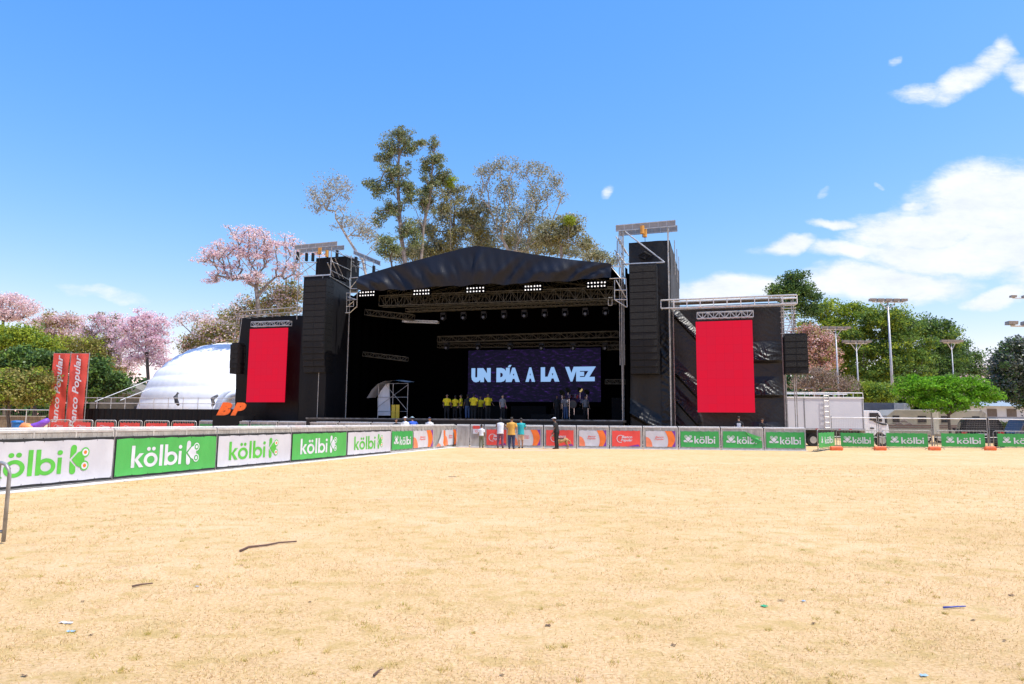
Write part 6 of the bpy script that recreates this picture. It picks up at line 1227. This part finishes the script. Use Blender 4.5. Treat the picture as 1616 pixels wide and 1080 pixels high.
    if cap: 
        c = MB(); c.rings([(0, hy+.008, 1.69, .086, .104), (0, hy+.008, 1.73, .080, .097), (0, hy+.008, 1.757, .055, .07), (0, hy+.008, 1.768, .01, .01)], 14)
        if brim == 'wide': c.rings([(0, hy, 1.688, .16, .175), (0, hy, 1.70, .155, .17), (0, hy, 1.705, .08, .09)], 18)
        else: c.tube([(0, hy-.07, 1.70), (0, hy-.13, 1.695), (0, hy-.175, 1.685)], [(.065, .012), (.06, .010), (.03, .006)], 10)
        c.build('hat', cap, t, True, off=Vector((0, 0, 0)))
    hm = MB(); hm.rings([(0, hy+.028, 1.60, .070, .075), (0, hy+.024, 1.65, .083, .088), (0, hy+.014, 1.70, .084, .096), (0, hy+.008, 1.735, .070, .084), (0, hy+.006, 1.757, .035, .045)], 14)
    if long_hair: hm.tube([(0, hy+.06, 1.68), (0, hy+.085, 1.58), (0, hy+.09, 1.48), (0, hy+.10, 1.38)], [(.07, .05), (.075, .045), (.07, .035), (.04, .02)], 10)
    if hair: hm.build('hair', hair, t, True, off=Vector((0, 0, 0)))
    if bag: bag(t)
    return t
YS = col('yellow', (.92, .70, .015)); BKT = col('black', (.008, .008, .009)); NV = col('navy', (.03, .045, .11)); GR = col('grey', (.22, .22, .24))
TW = col('white', (.72, .74, .78)); OR = col('orange', (.62, .33, .06)); TEAL = col('teal', (.02, .38, .42)); PINKP = col('mauve', (.20, .08, .14)); OLV = col('olive', (.16, .17, .11)); DEN = col('denim', (.05, .09, .19)); RYB = col('royal_blue', (.02, .09, .50)); MAG = col('magenta', (.45, .03, .22)); BKS = col('soft_black', (.013, .013, .016))
AWAY = math.pi
def P(px, py): p = ground(px, py); return (p.x, p.y, 0)
def PF(px, d): p = on_front(px)+nf*d; return (p.x, p.y, .022 if d < .3 else 0)
# in front of the barrier
person(PF(761, .62), AWAY, 1.30, 'child in a white shirt and dark cap looking over the barrier', TW, OLV, cap=BKS, stance=.10, hair=HAIR, skin=SKIN)
person(PF(790.5, .66), AWAY-.1, 1.70, 'person in a sleeveless white top and mauve trousers leaning on the barrier', TW, PINKP, sleeve='none', arms=((.26, -.16, -.16), (.26, -.16, -.16)), fore=((-.06, -.22, .0), (-.06, -.22, .0)), look=.12, lean=.08, skin=SKIN_D, shirt_len=.1, stance=.14, build=1.08, long_hair=True)
person(P(807, 709), AWAY-.15, 1.74, 'man in an orange shirt and dark blue jeans seen from behind', OR, NV, arms=((.27, .02, -.26), (.25, -.05, -.26)), fore=((.0, -.06, -.24), (-.04, -.20, -.08)), shirt_len=.16, build=1.16, stance=.12, look=.04)
person(PF(822.5, .62), AWAY+.15, 1.70, 'man in a teal shirt and pale shorts standing at the barrier', TEAL, col('peach', (.62, .42, .30)), arms=((.27, -.10, -.22), (.27, -.10, -.22)), fore=((-.02, -.22, -.03), (.02, -.22, .0)), shorts=True, shirt_len=.14, build=1.05, skin=SKIN, step=.06)
person(PF(878, 1.05), AWAY+1.15, 1.74, 'man all in black with a white cap standing beside the dog', BKT, BKT, cap=TW, arms=((.24, -.05, -.25), (.22, .04, -.26)), fore=((.0, -.14, -.2), (.0, -.10, -.22)), look=.10, lean=.10, stance=.12, build=1.06, skin=SKIN_D)
# on the stage, in stage coordinates
def PS(px, v): return tuple(stg(U(px, v), v, DZ+.005))
GY = 'people in yellow shirts on the stage'
yl = [(706, 3.6, .5, 'yellow shirted man farthest left on the stage, turned to the right', 1.75), (719, 3.9, AWAY, 'yellow shirted person with back turned, second from the left', 1.68), (728, 3.6, -1.2, 'yellow shirted person third from the left, facing left', 1.72),
      (748, 3.2, AWAY, 'broad yellow shirted man with his back to the field in the middle of the group', 1.78), (758.5, 3.9, .2, 'shorter yellow shirted person between two broad men', 1.62), (770.5, 3.2, .9, 'rightmost yellow shirted man, turned to the side', 1.78)]
for i, (px, v, f, lb, h) in enumerate(yl):
    person(PS(px, v), f+RZ, h, lb, YS, BKT, GY, arms=((.25, .0, -.27), (.25, -.02, -.27)), fore=((.0, -.08, -.24), (.02, -.16, -.15 if i % 2 else -.24)), build=1.22 if i in (3, 5) else 1.08, stance=.11, skin=SKIN_D if i % 2 else SKIN)
person(PS(738.5, 3.4), AWAY+.3, 1.72, 'person in a dark top and blue jeans among the yellow shirts on the stage', BKS, DEN, skin=SKIN_D)
person(PS(793.5, 2.6), .6, 1.66, 'person in a grey top with a magenta bag at the hip on the stage', GR, BKS, shirt_len=.08, skin=SKIN_L, long_hair=True, bag=lambda t: MB().tube([(.20, .02, 1.02), (.24, .0, .90), (.22, -.02, .80)], [(.05, .08), (.08, .14), (.06, .10)], 10).build('bag', MAG, t, True, off=Vector((0, 0, 0))))
person(PS(879, 6.0), .2, 1.74, 'dim person in black standing left of the drum kit', BKS, BKS, 'dim crew at the drum kit', skin=SKIN_D)
person(PS(893, 5.2), -.5, 1.70, 'dim crouching crew member in blue jeans beside the drum kit', GR, DEN, 'dim crew at the drum kit', sit=False, lean=.3, skin=SKIN_D)
person(PS(924, 6.2), .3, 1.72, 'dim person in a grey shirt right of the drum kit', GR, BKS, 'dim crew at the drum kit', skin=SKIN)
# between barrier and stage
def PB(px): p = on_front(px)-nf*.47; return (p.x, p.y, .25)
def PY(px, Y): return (gx(px, Y), Y, 0)
person(PY(625.5, 42.6), .4, 1.60, 'dark haired person low behind the barrier, leftmost of the hat wearers', BKS, BKS, 'people between the barrier and the stage', skin=SKIN)
person(PY(639.5, 42.3), .2, 1.72, 'person in a white shirt and white sun hat behind the barrier', TW, GR, 'people between the barrier and the stage', cap=TW, brim='wide', skin=SKIN)
person(PY(654, 42.6), AWAY+.6, 1.74, 'person in a blue shirt and pale blue hat bending behind the barrier', RYB, GR, 'people between the barrier and the stage', cap=col('pale_blue', (.30, .42, .50)), brim='wide', lean=.30, build=1.2, arms=((.34, -.05, -.18), (.34, -.05, -.18)))
person(PY(678, 42.0), 0, 1.70, 'person in a white shirt with lanyard and dark cap behind the barrier', TW, GR, 'people between the barrier and the stage', cap=NV, skin=SKIN)
person(PB(1170.5), AWAY-.3, 1.66, 'person in a black shirt with a white back print behind the green barriers', BKS, BKS, 'people between the barrier and the stage', skin=SKIN_L, bag=lambda t: MB().grid(lambda a, b: (-.11+.22*a, .152+.01*math.sin(a*3), 1.12+.22*b), 4, 4).build('back_print', TW, t, off=Vector((0, 0, 0))))
person(PB(1205), .3, 1.54, 'person in dark clothes stooping behind the rightmost green barriers', BKS, BKS, 'people between the barrier and the stage', skin=SKIN, cap=BKS, lean=.2)
person(PY(56, 72), AWAY, 1.72, 'distant person in white and blue under the trees at the far left', TW, NV, None)
# ================================================================ dog
def dog():
    p = PF(885, .72); t = root('dog', (p[0]+.05, p[1]-.05, 0), math.radians(195), 'tan and black shepherd dog standing behind the man in black', 'dog'); OFF[t.name] = Vector((0, 0, 0)); t.scale = (.9, .9, .9); B = MB()
    # body axis along local x, head at +x
    B.tube([(-.36, 0, .55), (-.25, 0, .58), (-.05, 0, .53), (.15, 0, .50), (.30, 0, .54), (.38, 0, .60)], [.09, .125, .125, .16, .14, .09], 14)
    B.tube([(.33, 0, .60), (.42, 0, .72), (.48, 0, .80)], [.10, .085, .075], 10); B.ball((.51, 0, .83), .10, .075, .08, 12, 8); B.tube([(.56, 0, .82), (.64, 0, .79), (.70, 0, .78)], [.05, .04, .028], 8)
    for s in (-1, 1):
        B.tube([(.47, s*.05, .88), (.46, s*.058, .94), (.455, s*.06, .99)], [.03, .022, .006], 6)
        B.tube([(.28, s*.09, .52), (.27, s*.10, .36), (.29, s*.10, .27), (.285, s*.10, .08), (.31, s*.10, .03)], [.07, .05, .035, .026, .032], 8); B.tube([(.30, s*.1, .03), (.35, s*.1, .022)], [.034, .022], 8)
        B.tube([(-.30, s*.09, .55), (-.26, s*.10, .40), (-.31, s*.10, .30), (-.40, s*.10, .21), (-.36, s*.10, .05)], [.095, .07, .045, .03, .026], 8); B.tube([(-.38, s*.1, .03), (-.31, s*.1, .022)], [.032, .022], 8)
    B.tube([(-.38, 0, .58), (-.50, 0, .48), (-.56, 0, .34), (-.60, 0, .26)], [.04, .045, .04, .015], 8)
    body = remeshed(B, 'body', mat('tan_fur', (.45, .27, .12), .9, col2=(.34, .19, .08), nscale=9, bump=.4, bscale=60), t, .016, 2)
    S_ = MB().tube([(-.26, 0, .615), (-.05, 0, .575), (.15, 0, .57), (.30, 0, .60)], [(.09, .075), (.11, .09), (.14, .105), (.12, .095)], 12); remeshed(S_, 'black_saddle', mat('black_fur', (.03, .025, .02), .9, bump=.4, bscale=60), t, .016, 2)
    MB().ball((.705, 0, .785), .018, .02, .016, 8, 6).build('nose', EYE, body, off=Vector((0, 0, 0)))
dog()
